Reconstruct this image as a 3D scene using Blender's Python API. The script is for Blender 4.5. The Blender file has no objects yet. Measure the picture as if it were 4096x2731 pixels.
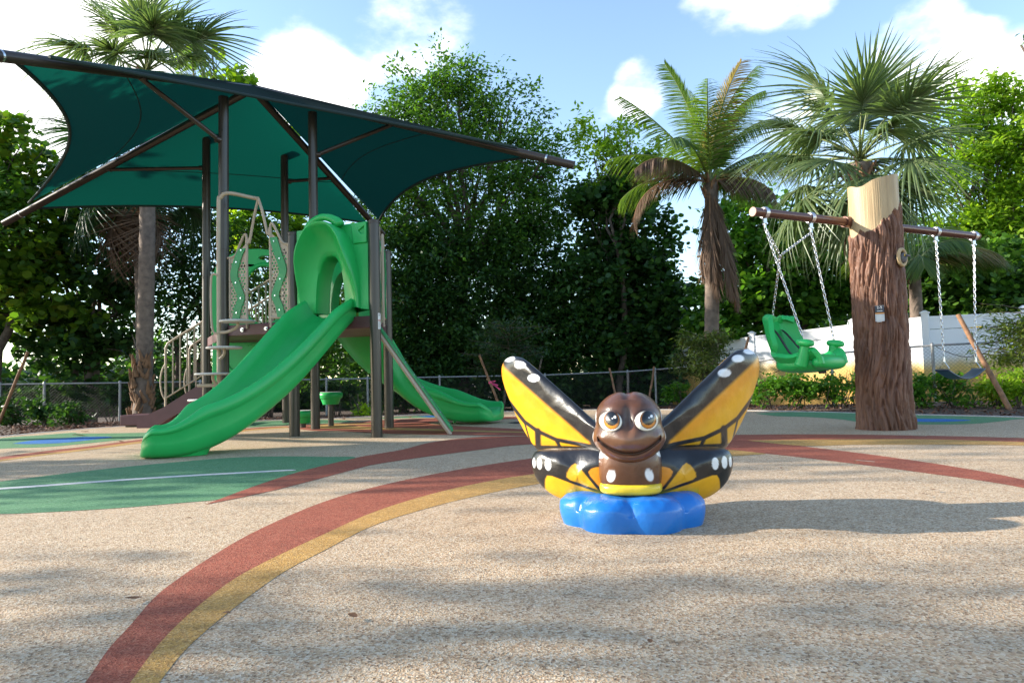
import bpy, bmesh, math, random
import numpy as np
from mathutils import Vector, Matrix, noise
from mathutils.geometry import tessellate_polygon
R = math.radians
scene = bpy.context.scene
COL = scene.collection
random.seed(7)
rng = np.random.default_rng(11)

# ------------------------------------------------------------------ camera
CAM_H, FPX, PITCH, ROLL = 0.61, 2731.0, math.atan(0.0566), 0.026
_f = Vector((0, math.cos(PITCH), math.sin(PITCH)))
_r0 = Vector((1, 0, 0)); _u0 = Vector((0, -math.sin(PITCH), math.cos(PITCH)))
_r = _r0 * math.cos(ROLL) - _u0 * math.sin(ROLL)
_u = _u0 * math.cos(ROLL) + _r0 * math.sin(ROLL)
cam_data = bpy.data.cameras.new('camera')
cam = bpy.data.objects.new('camera', cam_data)
COL.objects.link(cam)
cam_data.sensor_width = 36.0
cam_data.lens = 36.0 * FPX / 4096.0
cam_data.clip_start = 0.05
cam_data.clip_end = 2000.0
m = Matrix((( _r.x, _u.x, -_f.x, 0), (_r.y, _u.y, -_f.y, 0), (_r.z, _u.z, -_f.z, CAM_H), (0, 0, 0, 1)))
cam.matrix_world = m
scene.camera = cam

# ------------------------------------------------------------------ world, sun, exposure
SUN_EL, SUN_AZ = R(20.5), R(-86.0)          # azimuth from +Y towards +X
SKY_STRENGTH, SUN_STRENGTH, EXPOSURE = 0.15, 4.2, 1.42
scene.view_settings.view_transform = 'Standard'
scene.view_settings.look = 'None'
scene.view_settings.exposure = EXPOSURE
scene.view_settings.gamma = 1.0
scene.view_settings.use_curve_mapping = False
world = bpy.data.worlds.new('World'); scene.world = world
world.use_nodes = True
wn, wl = world.node_tree.nodes, world.node_tree.links
wn.clear()
w_out = wn.new('ShaderNodeOutputWorld'); w_bg = wn.new('ShaderNodeBackground')
sky = wn.new('ShaderNodeTexSky'); sky.sky_type = 'NISHITA'; sky.sun_disc = False
sky.sun_elevation = SUN_EL; sky.sun_rotation = SUN_AZ
sky.air_density = 1.0; sky.dust_density = 0.3; sky.ozone_density = 1.2
w_bg.inputs['Strength'].default_value = SKY_STRENGTH
def pix_dir(px, py):
    return (_f + _r * ((px - 2048) / FPX) + _u * ((1365.5 - py) / FPX)).normalized()
tc = wn.new('ShaderNodeTexCoord')
mp = wn.new('ShaderNodeMapping'); mp.inputs['Scale'].default_value = (1, 1, 1.7)
wl.new(tc.outputs['Generated'], mp.inputs['Vector'])
nz = wn.new('ShaderNodeTexNoise'); nz.inputs['Scale'].default_value = 3.6; nz.inputs['Detail'].default_value = 9
nz.inputs['Roughness'].default_value = 0.56
wl.new(mp.outputs['Vector'], nz.inputs['Vector'])
def wmath(op, a, b=None, c=None, clamp=False):
    n = wn.new('ShaderNodeMath'); n.operation = op; n.use_clamp = clamp
    for i, x in enumerate((a, b, c)):
        if x is None: continue
        if isinstance(x, (int, float)): n.inputs[i].default_value = x
        else: wl.new(x, n.inputs[i])
    return n.outputs[0]
dens = wmath('MULTIPLY', nz.outputs['Fac'], 1.0)
# the clouds the photograph shows: a direction, an angular size and a weight each
for (px, py, deg, wgt) in [(60, 120, 10, .42), (420, 60, 7.5, .26), (-500, 300, 16, .3), (1190, 320, 5.2, .24), (1380, 330, 2.6, .12), (2900, 30, 5.2, .20), (3180, -40, 4.5, .2),
                           (2560, 350, 3.4, .22), (2400, 430, 2.4, .12), (3700, 190, 5.0, .22), (3980, 260, 4.0, .22), (4300, 420, 7, .18)]:
    d = pix_dir(px, py)
    vd = wn.new('ShaderNodeVectorMath'); vd.operation = 'DOT_PRODUCT'
    vd.inputs[1].default_value = d
    nrm = wn.new('ShaderNodeVectorMath'); nrm.operation = 'NORMALIZE'
    wl.new(tc.outputs['Generated'], nrm.inputs[0]); wl.new(nrm.outputs[0], vd.inputs[0])
    mr = wn.new('ShaderNodeMapRange'); mr.interpolation_type = 'SMOOTHERSTEP'
    mr.inputs['From Min'].default_value = math.cos(R(deg)); mr.inputs['From Max'].default_value = 1.0
    mr.inputs['To Min'].default_value = 0; mr.inputs['To Max'].default_value = wgt
    wl.new(vd.outputs['Value'], mr.inputs['Value'])
    dens = wmath('ADD', dens, mr.outputs['Result'])
cr = wn.new('ShaderNodeMapRange'); cr.interpolation_type = 'SMOOTHSTEP'
cr.inputs['From Min'].default_value = 0.575; cr.inputs['From Max'].default_value = 0.80
wl.new(dens, cr.inputs['Value'])
mixc = wn.new('ShaderNodeMix'); mixc.data_type = 'RGBA'
wl.new(cr.outputs['Result'], mixc.inputs['Factor'])
hs = wn.new('ShaderNodeHueSaturation'); hs.inputs['Saturation'].default_value = 1.0; hs.inputs['Value'].default_value = 1.0
wl.new(sky.outputs['Color'], hs.inputs['Color'])
wl.new(hs.outputs['Color'], mixc.inputs['A'])
mixc.inputs['B'].default_value = (5.6, 5.6, 5.55, 1)
wl.new(mixc.outputs['Result'], w_bg.inputs['Color'])
wl.new(w_bg.outputs['Background'], w_out.inputs['Surface'])

sun_data = bpy.data.lights.new('sun', 'SUN'); sun_data.energy = SUN_STRENGTH
sun_data.angle = R(0.53); sun_data.color = (1.0, 0.92, 0.80)
sun = bpy.data.objects.new('sun', sun_data); COL.objects.link(sun)
SUN_DIR = Vector((math.sin(SUN_AZ) * math.cos(SUN_EL), math.cos(SUN_AZ) * math.cos(SUN_EL), math.sin(SUN_EL)))
sun.rotation_euler = SUN_DIR.to_track_quat('Z', 'Y').to_euler()
sun.location = SUN_DIR * 40

# ------------------------------------------------------------------ helpers: places read off the photograph
def pt(px, py, Y):
    """point on the sight line of a photo pixel, at depth Y metres"""
    d = _f + _r * ((px - 2048) / FPX) + _u * ((1365.5 - py) / FPX)
    t = Y / d.y
    return Vector((d.x * t, Y, CAM_H + d.z * t))
def gnd(px, py, z=0.0):
    d = _f + _r * ((px - 2048) / FPX) + _u * ((1365.5 - py) / FPX)
    t = (z - CAM_H) / d.z
    return Vector((d.x * t, d.y * t, z))
def xat(px, Y, z=0.0):
    k = (px - 2048) / FPX
    return -(Y * (_r.y - k * _f.y) + (z - CAM_H) * (_r.z - k * _f.z)) / (_r.x - k * _f.x)

# ------------------------------------------------------------------ helpers: mesh building
ORG = {}
class MB:
    def __init__(s): s.v = []; s.f = []; s.mi = []
    def add(s, verts, faces, mi=0):
        o = len(s.v); s.v.extend([tuple(p) for p in verts])
        s.f.extend([tuple(i + o for i in f) for f in faces]); s.mi.extend([mi] * len(faces)); return s
    def box(s, c, size, rot=None, mi=0, taper=1.0):
        c = Vector(c); hx, hy, hz = size[0] / 2, size[1] / 2, size[2] / 2
        vs = []
        for z in (-hz, hz):
            k = taper if z > 0 else 1.0
            for x, y in ((-hx, -hy), (hx, -hy), (hx, hy), (-hx, hy)):
                p = Vector((x * k, y * k, z))
                vs.append(c + (rot @ p if rot is not None else p))
        return s.add(vs, [(0, 3, 2, 1), (4, 5, 6, 7), (0, 1, 5, 4), (1, 2, 6, 5), (2, 3, 7, 6), (3, 0, 4, 7)], mi)
    def tube(s, pts, r, n=10, closed=False, caps=True, mi=0):
        P = [Vector(p) for p in pts]; k = len(P)
        rr = r if hasattr(r, '__len__') else [r] * k
        T = []
        for i in range(k):
            if closed: t = P[(i + 1) % k] - P[i - 1]
            else: t = P[min(i + 1, k - 1)] - P[max(i - 1, 0)]
            T.append(t.normalized() if t.length > 1e-9 else Vector((0, 0, 1)))
        a = Vector((0, 0, 1)) if abs(T[0].z) < .9 else Vector((1, 0, 0))
        N = (a - T[0] * a.dot(T[0])).normalized()
        vs = []
        for i in range(k):
            N = N - T[i] * N.dot(T[i])
            N = N.normalized() if N.length > 1e-6 else T[i].orthogonal().normalized()
            B = T[i].cross(N)
            for j in range(n):
                an = 2 * math.pi * j / n
                vs.append(P[i] + (N * math.cos(an) + B * math.sin(an)) * rr[i])
        fs = []
        for i in range(k if closed else k - 1):
            i2 = (i + 1) % k
            for j in range(n):
                j2 = (j + 1) % n
                fs.append((i * n + j, i * n + j2, i2 * n + j2, i2 * n + j))
        if caps and not closed:
            fs.append(tuple(range(n - 1, -1, -1))); fs.append(tuple((k - 1) * n + j for j in range(n)))
        return s.add(vs, fs, mi)
    def lathe(s, prof, c=(0, 0, 0), n=32, mi=0, capb=True, capt=True):
        c = Vector(c); vs = []; fs = []; k = len(prof)
        for (r, z) in prof:
            for j in range(n):
                a = 2 * math.pi * j / n
                vs.append(c + Vector((r * math.cos(a), r * math.sin(a), z)))
        for i in range(k - 1):
            for j in range(n):
                j2 = (j + 1) % n
                fs.append((i * n + j, i * n + j2, (i + 1) * n + j2, (i + 1) * n + j))
        if capb: fs.append(tuple(range(n - 1, -1, -1)))
        if capt: fs.append(tuple((k - 1) * n + j for j in range(n)))
        return s.add(vs, fs, mi)
    def grid(s, G, cu=False, cv=False, mi=0, flip=False):
        nu, nv = len(G), len(G[0])
        vs = [p for row in G for p in row]; fs = []
        for i in range(nu if cu else nu - 1):
            for j in range(nv if cv else nv - 1):
                i2, j2 = (i + 1) % nu, (j + 1) % nv
                q = (i * nv + j, i2 * nv + j, i2 * nv + j2, i * nv + j2)
                fs.append(q[::-1] if flip else q)
        return s.add(vs, fs, mi)
    def plate(s, outer, holes, frame, th, mi=0):
        """outer / holes: 2-D outlines, frame(a, b, n) -> world; a plate th thick with real holes"""
        loops = [list(outer)] + [list(h) for h in holes]
        tris = tessellate_polygon([[Vector((p[0], p[1], 0)) for p in l] for l in loops])
        flat = [p for l in loops for p in l]; N = len(flat)
        vs = [frame(p[0], p[1], -th / 2) for p in flat] + [frame(p[0], p[1], th / 2) for p in flat]
        fs = []
        for t in tris:
            fs.append((t[0], t[1], t[2])); fs.append((t[2] + N, t[1] + N, t[0] + N))
        o = 0
        for l in loops:
            k = len(l)
            for i in range(k):
                a, b = o + i, o + (i + 1) % k
                fs.append((a, b, b + N, a + N))
            o += k
        return s.add(vs, fs, mi)
    def build(s, name, mat, parent=None, smooth=40, recalc=True, bevel=0, subsurf=0):
        me = bpy.data.meshes.new(name)
        o0 = ORG.get(parent.name, Vector((0, 0, 0))) if parent else Vector((0, 0, 0))
        me.from_pydata([(p[0] - o0.x, p[1] - o0.y, p[2] - o0.z) for p in s.v], [], s.f)
        mats = mat if isinstance(mat, (list, tuple)) else [mat]
        for mm in mats: me.materials.append(mm)
        if len(mats) > 1: me.polygons.foreach_set('material_index', s.mi)
        return finish(me, name, parent, smooth, recalc, bevel, subsurf)
def finish(me, name, parent=None, smooth=40, recalc=True, bevel=0, subsurf=0):
    if recalc:
        bm = bmesh.new(); bm.from_mesh(me)
        bmesh.ops.recalc_face_normals(bm, faces=bm.faces); bm.to_mesh(me); bm.free()
    if smooth:
        me.polygons.foreach_set('use_smooth', [True] * len(me.polygons))
        if smooth < 180: me.set_sharp_from_angle(angle=R(smooth))
    ob = bpy.data.objects.new(name, me); COL.objects.link(ob)
    if parent:
        ob.parent = parent; ORG[ob.name] = ORG.get(parent.name, Vector((0, 0, 0)))
    if bevel:
        b = ob.modifiers.new('bevel', 'BEVEL'); b.width = bevel; b.segments = 2; b.limit_method = 'ANGLE'; b.angle_limit = R(35)
    if subsurf:
        b = ob.modifiers.new('subsurf', 'SUBSURF'); b.levels = subsurf; b.render_levels = subsurf
    return ob
def thing(name, label, cat, loc=(0, 0, 0), group=None):
    o = bpy.data.objects.new(name, None); COL.objects.link(o); o.location = loc; o.empty_display_size = .1
    o['label'] = label; o['category'] = cat
    if group: o['group'] = group
    ORG[o.name] = Vector(loc); return o
def tag(o, label, cat, group=None):
    o['label'] = label; o['category'] = cat
    if group: o['group'] = group
    return o
def struct(o): o['kind'] = 'structure'; return o
def recentre(o):
    """put a one-mesh thing's origin at the middle of its base"""
    me = o.data; n = len(me.vertices); a = np.empty(n * 3); me.vertices.foreach_get('co', a); a = a.reshape(-1, 3)
    c = np.array([(a[:, 0].min() + a[:, 0].max()) / 2, (a[:, 1].min() + a[:, 1].max()) / 2, a[:, 2].min()])
    me.vertices.foreach_set('co', (a - c).ravel()); o.location = Vector(o.location) + Vector(c); me.update(); return o
def np_mesh(name, V, faces_flat, nper, mat, parent=None, smooth=0, colors=None):
    """fast mesh: V (n,3), faces with nper corners each"""
    me = bpy.data.meshes.new(name)
    o0 = ORG.get(parent.name, Vector((0, 0, 0))) if parent else Vector((0, 0, 0))
    V = np.asarray(V, dtype=np.float32) - np.array(o0, dtype=np.float32)
    nf = len(faces_flat) // nper
    me.vertices.add(len(V)); me.vertices.foreach_set('co', V.ravel())
    me.loops.add(len(faces_flat)); me.loops.foreach_set('vertex_index', np.asarray(faces_flat, dtype=np.int32))
    me.polygons.add(nf); me.polygons.foreach_set('loop_start', np.arange(0, nf * nper, nper, dtype=np.int32))
    me.polygons.foreach_set('loop_total', np.full(nf, nper, dtype=np.int32))
    me.update(calc_edges=True)
    me.materials.append(mat)
    if colors is not None: set_col(me, colors)
    return finish(me, name, parent, smooth, False)
def set_col(me, rgb):
    at = me.color_attributes.new('Col', 'FLOAT_COLOR', 'POINT')
    c = np.ones((len(me.vertices), 4), dtype=np.float32); c[:, :3] = rgb
    at.data.foreach_set('color', c.ravel())
def catmull(pts, n=8, closed=False):
    P = [np.array(p, dtype=float) for p in pts]; k = len(P); out = []
    for i in range(k if closed else k - 1):
        g = lambda j: P[j % k] if closed else P[min(max(j, 0), k - 1)]
        p0, p1, p2, p3 = g(i - 1), g(i), g(i + 1), g(i + 2)
        for q in range(n):
            t = q / n
            out.append(.5 * ((2 * p1) + (p2 - p0) * t + (2 * p0 - 5 * p1 + 4 * p2 - p3) * t * t + (3 * p1 - p0 - 3 * p2 + p3) * t ** 3))
    if not closed: out.append(P[-1])
    return out
def lerp(a, b, t): return a + (b - a) * t
def sstep(a, b, x):
    t = np.clip((x - a) / (b - a), 0, 1); return t * t * (3 - 2 * t)
# ------------------------------------------------------------------ materials
def newmat(name):
    mt = bpy.data.materials.new(name); mt.use_nodes = True
    nt = mt.node_tree; b = nt.nodes['Principled BSDF']
    return mt, nt.nodes, nt.links, b
def nd(nodes, typ, **kw):
    n = nodes.new(typ)
    for k, v in kw.items(): setattr(n, k, v)
    return n
def mk_noise(nodes, links, scale, detail=4, rough=.55, coord='Object', vec=None, stretch=None):
    t = nodes.new('ShaderNodeTexCoord')
    src = t.outputs[coord] if vec is None else vec
    if stretch:
        mpp = nodes.new('ShaderNodeMapping'); mpp.inputs['Scale'].default_value = stretch
        links.new(src, mpp.inputs['Vector']); src = mpp.outputs['Vector']
    n = nodes.new('ShaderNodeTexNoise'); n.inputs['Scale'].default_value = scale; n.inputs['Detail'].default_value = detail
    n.inputs['Roughness'].default_value = rough
    links.new(src, n.inputs['Vector']); return n.outputs['Fac']
def ramp(nodes, links, fac, stops):
    r = nodes.new('ShaderNodeValToRGB'); e = r.color_ramp.elements
    while len(e) > 1: e.remove(e[-1])
    e[0].position, e[0].color = stops[0][0], (*stops[0][1], 1)
    for p, c in stops[1:]:
        x = e.new(p); x.color = (*c, 1)
    links.new(fac, r.inputs['Fac']); return r.outputs['Color']
def bump(nodes, links, b, h, strength=.3, dist=.01):
    n = nodes.new('ShaderNodeBump'); n.inputs['Strength'].default_value = strength; n.inputs['Distance'].default_value = dist
    links.new(h, n.inputs['Height']); links.new(n.outputs['Normal'], b.inputs['Normal']); return n
def plain(name, col, rough=.5, var=.12, scale=6, metallic=0, bstr=0, bscale=60, spec=.5, coord='Object', detail=5):
    mt, N, L, b = newmat(name)
    f = mk_noise(N, L, scale, detail, coord=coord)
    c0 = tuple(max(0, x * (1 - var)) for x in col); c1 = tuple(min(1, x * (1 + var)) for x in col)
    L.new(ramp(N, L, f, [(.3, c0), (.7, c1)]), b.inputs['Base Color'])
    rr = N.new('ShaderNodeMapRange'); rr.inputs['To Min'].default_value = max(.05, rough - .08); rr.inputs['To Max'].default_value = min(1, rough + .1)
    L.new(f, rr.inputs['Value']); L.new(rr.outputs['Result'], b.inputs['Roughness'])
    b.inputs['Metallic'].default_value = metallic; b.inputs['Specular IOR Level'].default_value = spec
    if bstr: bump(N, L, b, mk_noise(N, L, bscale, 4, coord=coord), bstr, .004)
    return mt
def rubber(name, cols, rough=.85):
    """poured rubber granules: cells of several tones a few millimetres across, with soft dirt"""
    mt, N, L, b = newmat(name)
    t = N.new('ShaderNodeTexCoord')
    v = N.new('ShaderNodeTexVoronoi'); v.inputs['Scale'].default_value = 165; v.inputs['Randomness'].default_value = 1
    # bend the cells so granules look like shreds
    wn_ = N.new('ShaderNodeTexNoise'); wn_.inputs['Scale'].default_value = 90; wn_.inputs['Detail'].default_value = 2
    L.new(t.outputs['Object'], wn_.inputs['Vector'])
    mv = N.new('ShaderNodeVectorMath'); mv.operation = 'MULTIPLY_ADD'; mv.inputs[1].default_value = (.012, .012, 0)
    L.new(wn_.outputs['Color'], mv.inputs[0]); L.new(t.outputs['Object'], mv.inputs[2])
    L.new(mv.outputs[0], v.inputs['Vector'])
    sep = N.new('ShaderNodeSeparateColor'); L.new(v.outputs['Color'], sep.inputs['Color'])
    k = len(cols)
    col = ramp(N, L, sep.outputs['Red'], [(i / max(1, k - 1) * .92 + .02, c) for i, c in enumerate(cols)])
    big = mk_noise(N, L, .9, 5); fine = mk_noise(N, L, 14, 4)
    mx = N.new('ShaderNodeMix'); mx.data_type = 'RGBA'; mx.blend_type = 'MULTIPLY'; mx.inputs['Factor'].default_value = 1
    L.new(col, mx.inputs['A']); L.new(ramp(N, L, big, [(.3, (.90, .89, .88)), (.65, (1, 1, 1))]), mx.inputs['B'])
    mx2 = N.new('ShaderNodeMix'); mx2.data_type = 'RGBA'; mx2.blend_type = 'MULTIPLY'; mx2.inputs['Factor'].default_value = 1
    L.new(mx.outputs['Result'], mx2.inputs['A']); L.new(ramp(N, L, fine, [(.3, (.86, .86, .86)), (.7, (1.04, 1.04, 1.04))]), mx2.inputs['B'])
    L.new(mx2.outputs['Result'], b.inputs['Base Color'])
    b.inputs['Roughness'].default_value = rough; b.inputs['Specular IOR Level'].default_value = .35
    bump(N, L, b, v.outputs['Distance'], .55, .004)
    return mt
def leafmat(name, cols, trans=.42, rough=.45, spec=.35, tcol=None):
    mt, N, L, b = newmat(name)
    g = N.new('ShaderNodeNewGeometry')
    k = len(cols)
    c = ramp(N, L, g.outputs['Random Per Island'], [(i / max(1, k - 1), x) for i, x in enumerate(cols)])
    L.new(c, b.inputs['Base Color']); b.inputs['Roughness'].default_value = rough; b.inputs['Specular IOR Level'].default_value = spec
    tr = N.new('ShaderNodeBsdfTranslucent')
    h = N.new('ShaderNodeMix'); h.data_type = 'RGBA'; h.blend_type = 'MULTIPLY'; h.inputs['Factor'].default_value = 1
    L.new(c, h.inputs['A']); h.inputs['B'].default_value = (*(tcol or (1.9, 2.0, .7)), 1)
    L.new(h.outputs['Result'], tr.inputs['Color'])
    ms = N.new('ShaderNodeMixShader'); ms.inputs['Fac'].default_value = trans
    out = N['Material Output']
    L.new(b.outputs['BSDF'], ms.inputs[1]); L.new(tr.outputs['BSDF'], ms.inputs[2]); L.new(ms.outputs['Shader'], out.inputs['Surface'])
    return mt
def attrmat(name, rough=.35, bstr=.25, bscale=45, spec=.5, coat=0.0):
    mt, N, L, b = newmat(name)
    a = N.new('ShaderNodeAttribute'); a.attribute_name = 'Col'
    f = mk_noise(N, L, 9, 5)
    mx = N.new('ShaderNodeMix'); mx.data_type = 'RGBA'; mx.blend_type = 'MULTIPLY'; mx.inputs['Factor'].default_value = 1
    L.new(a.outputs['Color'], mx.inputs['A']); L.new(ramp(N, L, f, [(.3, (.84, .84, .84)), (.7, (1.06, 1.06, 1.06))]), mx.inputs['B'])
    L.new(mx.outputs['Result'], b.inputs['Base Color'])
    b.inputs['Roughness'].default_value = rough; b.inputs['Specular IOR Level'].default_value = spec
    b.inputs['Coat Weight'].default_value = coat; b.inputs['Coat Roughness'].default_value = .2
    h = mk_noise(N, L, bscale, 4, .6)
    bump(N, L, b, h, bstr, .006)
    return mt
M = {}
M['tan_rubber'] = rubber('tan_rubber', [(.21, .135, .078), (.39, .26, .15), (.50, .345, .20), (.57, .43, .28), (.65, .545, .405), (.43, .26, .145), (.60, .49, .345)])
M['red_rubber'] = rubber('red_rubber', [(.19, .042, .022), (.30, .070, .035), (.37, .100, .054), (.30, .074, .043), (.40, .14, .082)])
M['yellow_rubber'] = rubber('yellow_rubber', [(.28, .15, .04), (.46, .25, .06), (.55, .31, .08), (.38, .21, .07), (.60, .38, .14)])
M['green_rubber'] = rubber('green_rubber', [(.05, .155, .06), (.085, .24, .10), (.125, .30, .14), (.08, .22, .095), (.17, .34, .19)])
M['blue_rubber'] = rubber('blue_rubber', [(.008, .10, .34), (.015, .16, .46), (.02, .2, .54), (.02, .13, .4)])
M['white_rubber'] = rubber('white_rubber', [(.55, .53, .5), (.68, .66, .63), (.74, .73, .7)])
M['black_rubber'] = rubber('black_rubber', [(.02, .02, .02), (.035, .035, .035)])
M['concrete'] = plain('concrete', (.48, .47, .45), .85, .15, 8, bstr=.3, bscale=90)
M['soil'] = plain('soil', (.075, .045, .030), .95, .5, 9, bstr=.8, bscale=30)
M['chip'] = leafmat('mulch_chip', [(.06, .026, .016), (.13, .055, .032), (.20, .095, .055), (.10, .06, .045), (.26, .15, .10)], trans=.0, rough=.85, spec=.2)
M['green_plastic'] = plain('green_plastic', (.016, .40, .090), .36, .07, 3, bstr=.05, bscale=160, spec=.45)
M['green_board'] = plain('green_board', (.028, .27, .09), .45, .10, 5, bstr=.12, bscale=120)
M['plum'] = plain('plum_coating', (.115, .050, .056), .42, .12, 8, bstr=.12, bscale=200)
M['post'] = plain('bronze_post', (.062, .054, .046), .30, .10, 4, metallic=.35, bstr=.05, bscale=300)
M['beige'] = plain('beige_steel', (.40, .315, .225), .38, .08, 6)
M['disc'] = plain('grey_step_coating', (.50, .49, .47), .6, .1, 30, bstr=.2, bscale=200)
M['rafter'] = plain('dark_bronze_rafter', (.055, .042, .034), .30, .12, 5, metallic=.4)
M['galv'] = plain('galvanised_steel', (.30, .305, .31), .5, .2, 20, metallic=.5)
M['zinc'] = plain('bright_zinc', (.68, .68, .70), .26, .12, 25, metallic=1.0)
M['steel_bolt'] = plain('steel_bolt', (.75, .75, .76), .22, .05, 25, metallic=1.0)
M['black_rub'] = plain('black_strap', (.012, .012, .014), .6, .2, 20)
M['beam'] = plain('brown_beam', (.125, .050, .032), .24, .10, 5, metallic=.25)
M['beamcap'] = plain('brown_beam_cap', (.42, .20, .14), .45, .08, 8)
M['wood'] = plain('stake_wood', (.24, .125, .065), .8, .4, 12, bstr=.4, bscale=50)
M['grey_wood'] = plain('grey_wood', (.17, .14, .12), .85, .35, 12, bstr=.4, bscale=50)
M['bark'] = plain('tree_bark', (.095, .072, .054), .9, .45, 10, bstr=.8, bscale=25)
M['palm_bark'] = plain('palm_bark', (.165, .125, .098), .9, .35, 9, bstr=.6, bscale=30)
M['boot'] = plain('palm_boot', (.22, .12, .062), .85, .4, 12, bstr=.5, bscale=40)
M['pink'] = plain('pink_ribbon', (.70, .07, .20), .5, .15, 20)
M['bench'] = plain('bench_blue', (.06, .075, .14), .5, .15, 10)
M['blackmetal'] = plain('black_metal', (.02, .02, .022), .5, .2, 10)
M['cable'] = plain('brown_cable', (.085, .055, .035), .7, .2, 20)
M['sticker_white'] = plain('sticker_white', (.72, .72, .70), .5, .04, 30)
M['sticker_grey'] = plain('sticker_grey', (.48, .50, .52), .4, .05, 30)
M['sticker_dark'] = plain('sticker_dark', (.022, .028, .045), .4, .1, 30)
M['sticker_orange'] = plain('sticker_orange', (.55, .22, .03), .5, .05, 30)
M['sticker_red'] = plain('sticker_red', (.50, .10, .02), .5, .05, 30)
M['dark_print'] = plain('dark_print', (.07, .07, .075), .6, .05, 30)
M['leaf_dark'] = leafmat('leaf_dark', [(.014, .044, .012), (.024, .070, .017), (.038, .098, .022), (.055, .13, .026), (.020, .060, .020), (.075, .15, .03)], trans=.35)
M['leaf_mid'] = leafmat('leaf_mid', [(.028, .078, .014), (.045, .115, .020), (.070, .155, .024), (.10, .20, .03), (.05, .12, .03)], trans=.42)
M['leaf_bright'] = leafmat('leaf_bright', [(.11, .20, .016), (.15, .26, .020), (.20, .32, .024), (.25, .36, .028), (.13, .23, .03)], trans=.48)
M['leaf_grape'] = leafmat('leaf_grape', [(.05, .115, .016), (.075, .155, .018), (.11, .21, .02), (.15, .25, .02), (.08, .16, .025), (.11, .18, .02), (.15, .17, .02)], trans=.45, rough=.35)
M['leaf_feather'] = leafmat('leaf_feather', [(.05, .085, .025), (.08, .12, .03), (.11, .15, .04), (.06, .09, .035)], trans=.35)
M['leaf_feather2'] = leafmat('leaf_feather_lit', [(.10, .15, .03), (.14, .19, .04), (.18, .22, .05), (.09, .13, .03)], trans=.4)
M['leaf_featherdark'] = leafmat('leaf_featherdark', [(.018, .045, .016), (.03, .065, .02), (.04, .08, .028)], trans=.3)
M['leaf_shrub'] = leafmat('leaf_shrub', [(.04, .12, .014), (.065, .17, .02), (.095, .22, .025), (.13, .26, .03)], trans=.42)
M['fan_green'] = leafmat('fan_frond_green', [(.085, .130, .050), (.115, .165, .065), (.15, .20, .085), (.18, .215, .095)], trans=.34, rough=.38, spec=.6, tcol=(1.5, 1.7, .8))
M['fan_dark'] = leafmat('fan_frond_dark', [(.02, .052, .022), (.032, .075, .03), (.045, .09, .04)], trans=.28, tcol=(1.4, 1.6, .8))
M['coco_green'] = leafmat('coconut_frond_green', [(.05, .10, .022), (.075, .135, .028), (.10, .17, .035), (.13, .19, .04)], trans=.40)
M['coco_yellow'] = leafmat('coconut_frond_yellow', [(.22, .20, .06), (.28, .23, .08), (.20, .16, .07), (.30, .22, .10)], trans=.4, tcol=(1.4, 1.3, .8))
M['coco_dead'] = leafmat('coconut_frond_dead', [(.10, .062, .040), (.15, .095, .062), (.19, .125, .085), (.12, .08, .055)], trans=.2, rough=.8, tcol=(1.3, 1.1, .8))
M['stalk'] = plain('frond_stalk', (.14, .17, .05), .5, .25, 8)
M['dead_leaf'] = leafmat('fallen_leaf', [(.20, .10, .04), (.30, .17, .08), (.13, .06, .03), (.36, .25, .13)], trans=.15, rough=.7, tcol=(1.2, 1, .8))
M['flower'] = plain('yellow_flower', (.75, .50, .02), .6, .1, 20)
def canopy_mat():
    mt, N, L, b = newmat('green_shade_cloth')
    f = mk_noise(N, L, 2.2, 5); w = mk_noise(N, L, 420, 2)
    b.inputs['Roughness'].default_value = .75; b.inputs['Specular IOR Level'].default_value = .25
    b.inputs['Sheen Weight'].default_value = .03; b.inputs['Sheen Roughness'].default_value = .4; b.inputs['Sheen Tint'].default_value = (.6, .8, .85, 1)
    L.new(ramp(N, L, f, [(.3, (.0015, .009, .008)), (.7, (.002, .013, .012))]), b.inputs['Base Color'])
    tr = N.new('ShaderNodeBsdfTranslucent')
    L.new(ramp(N, L, w, [(.3, (.001, .054, .038)), (.7, (.002, .080, .056))]), tr.inputs['Color'])
    ms = N.new('ShaderNodeMixShader'); ms.inputs['Fac'].default_value = .50
    bump(N, L, b, w, .2, .002)
    L.new(b.outputs['BSDF'], ms.inputs[1]); L.new(tr.outputs['BSDF'], ms.inputs[2]); L.new(ms.outputs['Shader'], N['Material Output'].inputs['Surface'])
    return mt
M['canopy'] = canopy_mat()
M['hem'] = plain('canopy_hem', (.008, .025, .022), .8, .2, 30)
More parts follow.
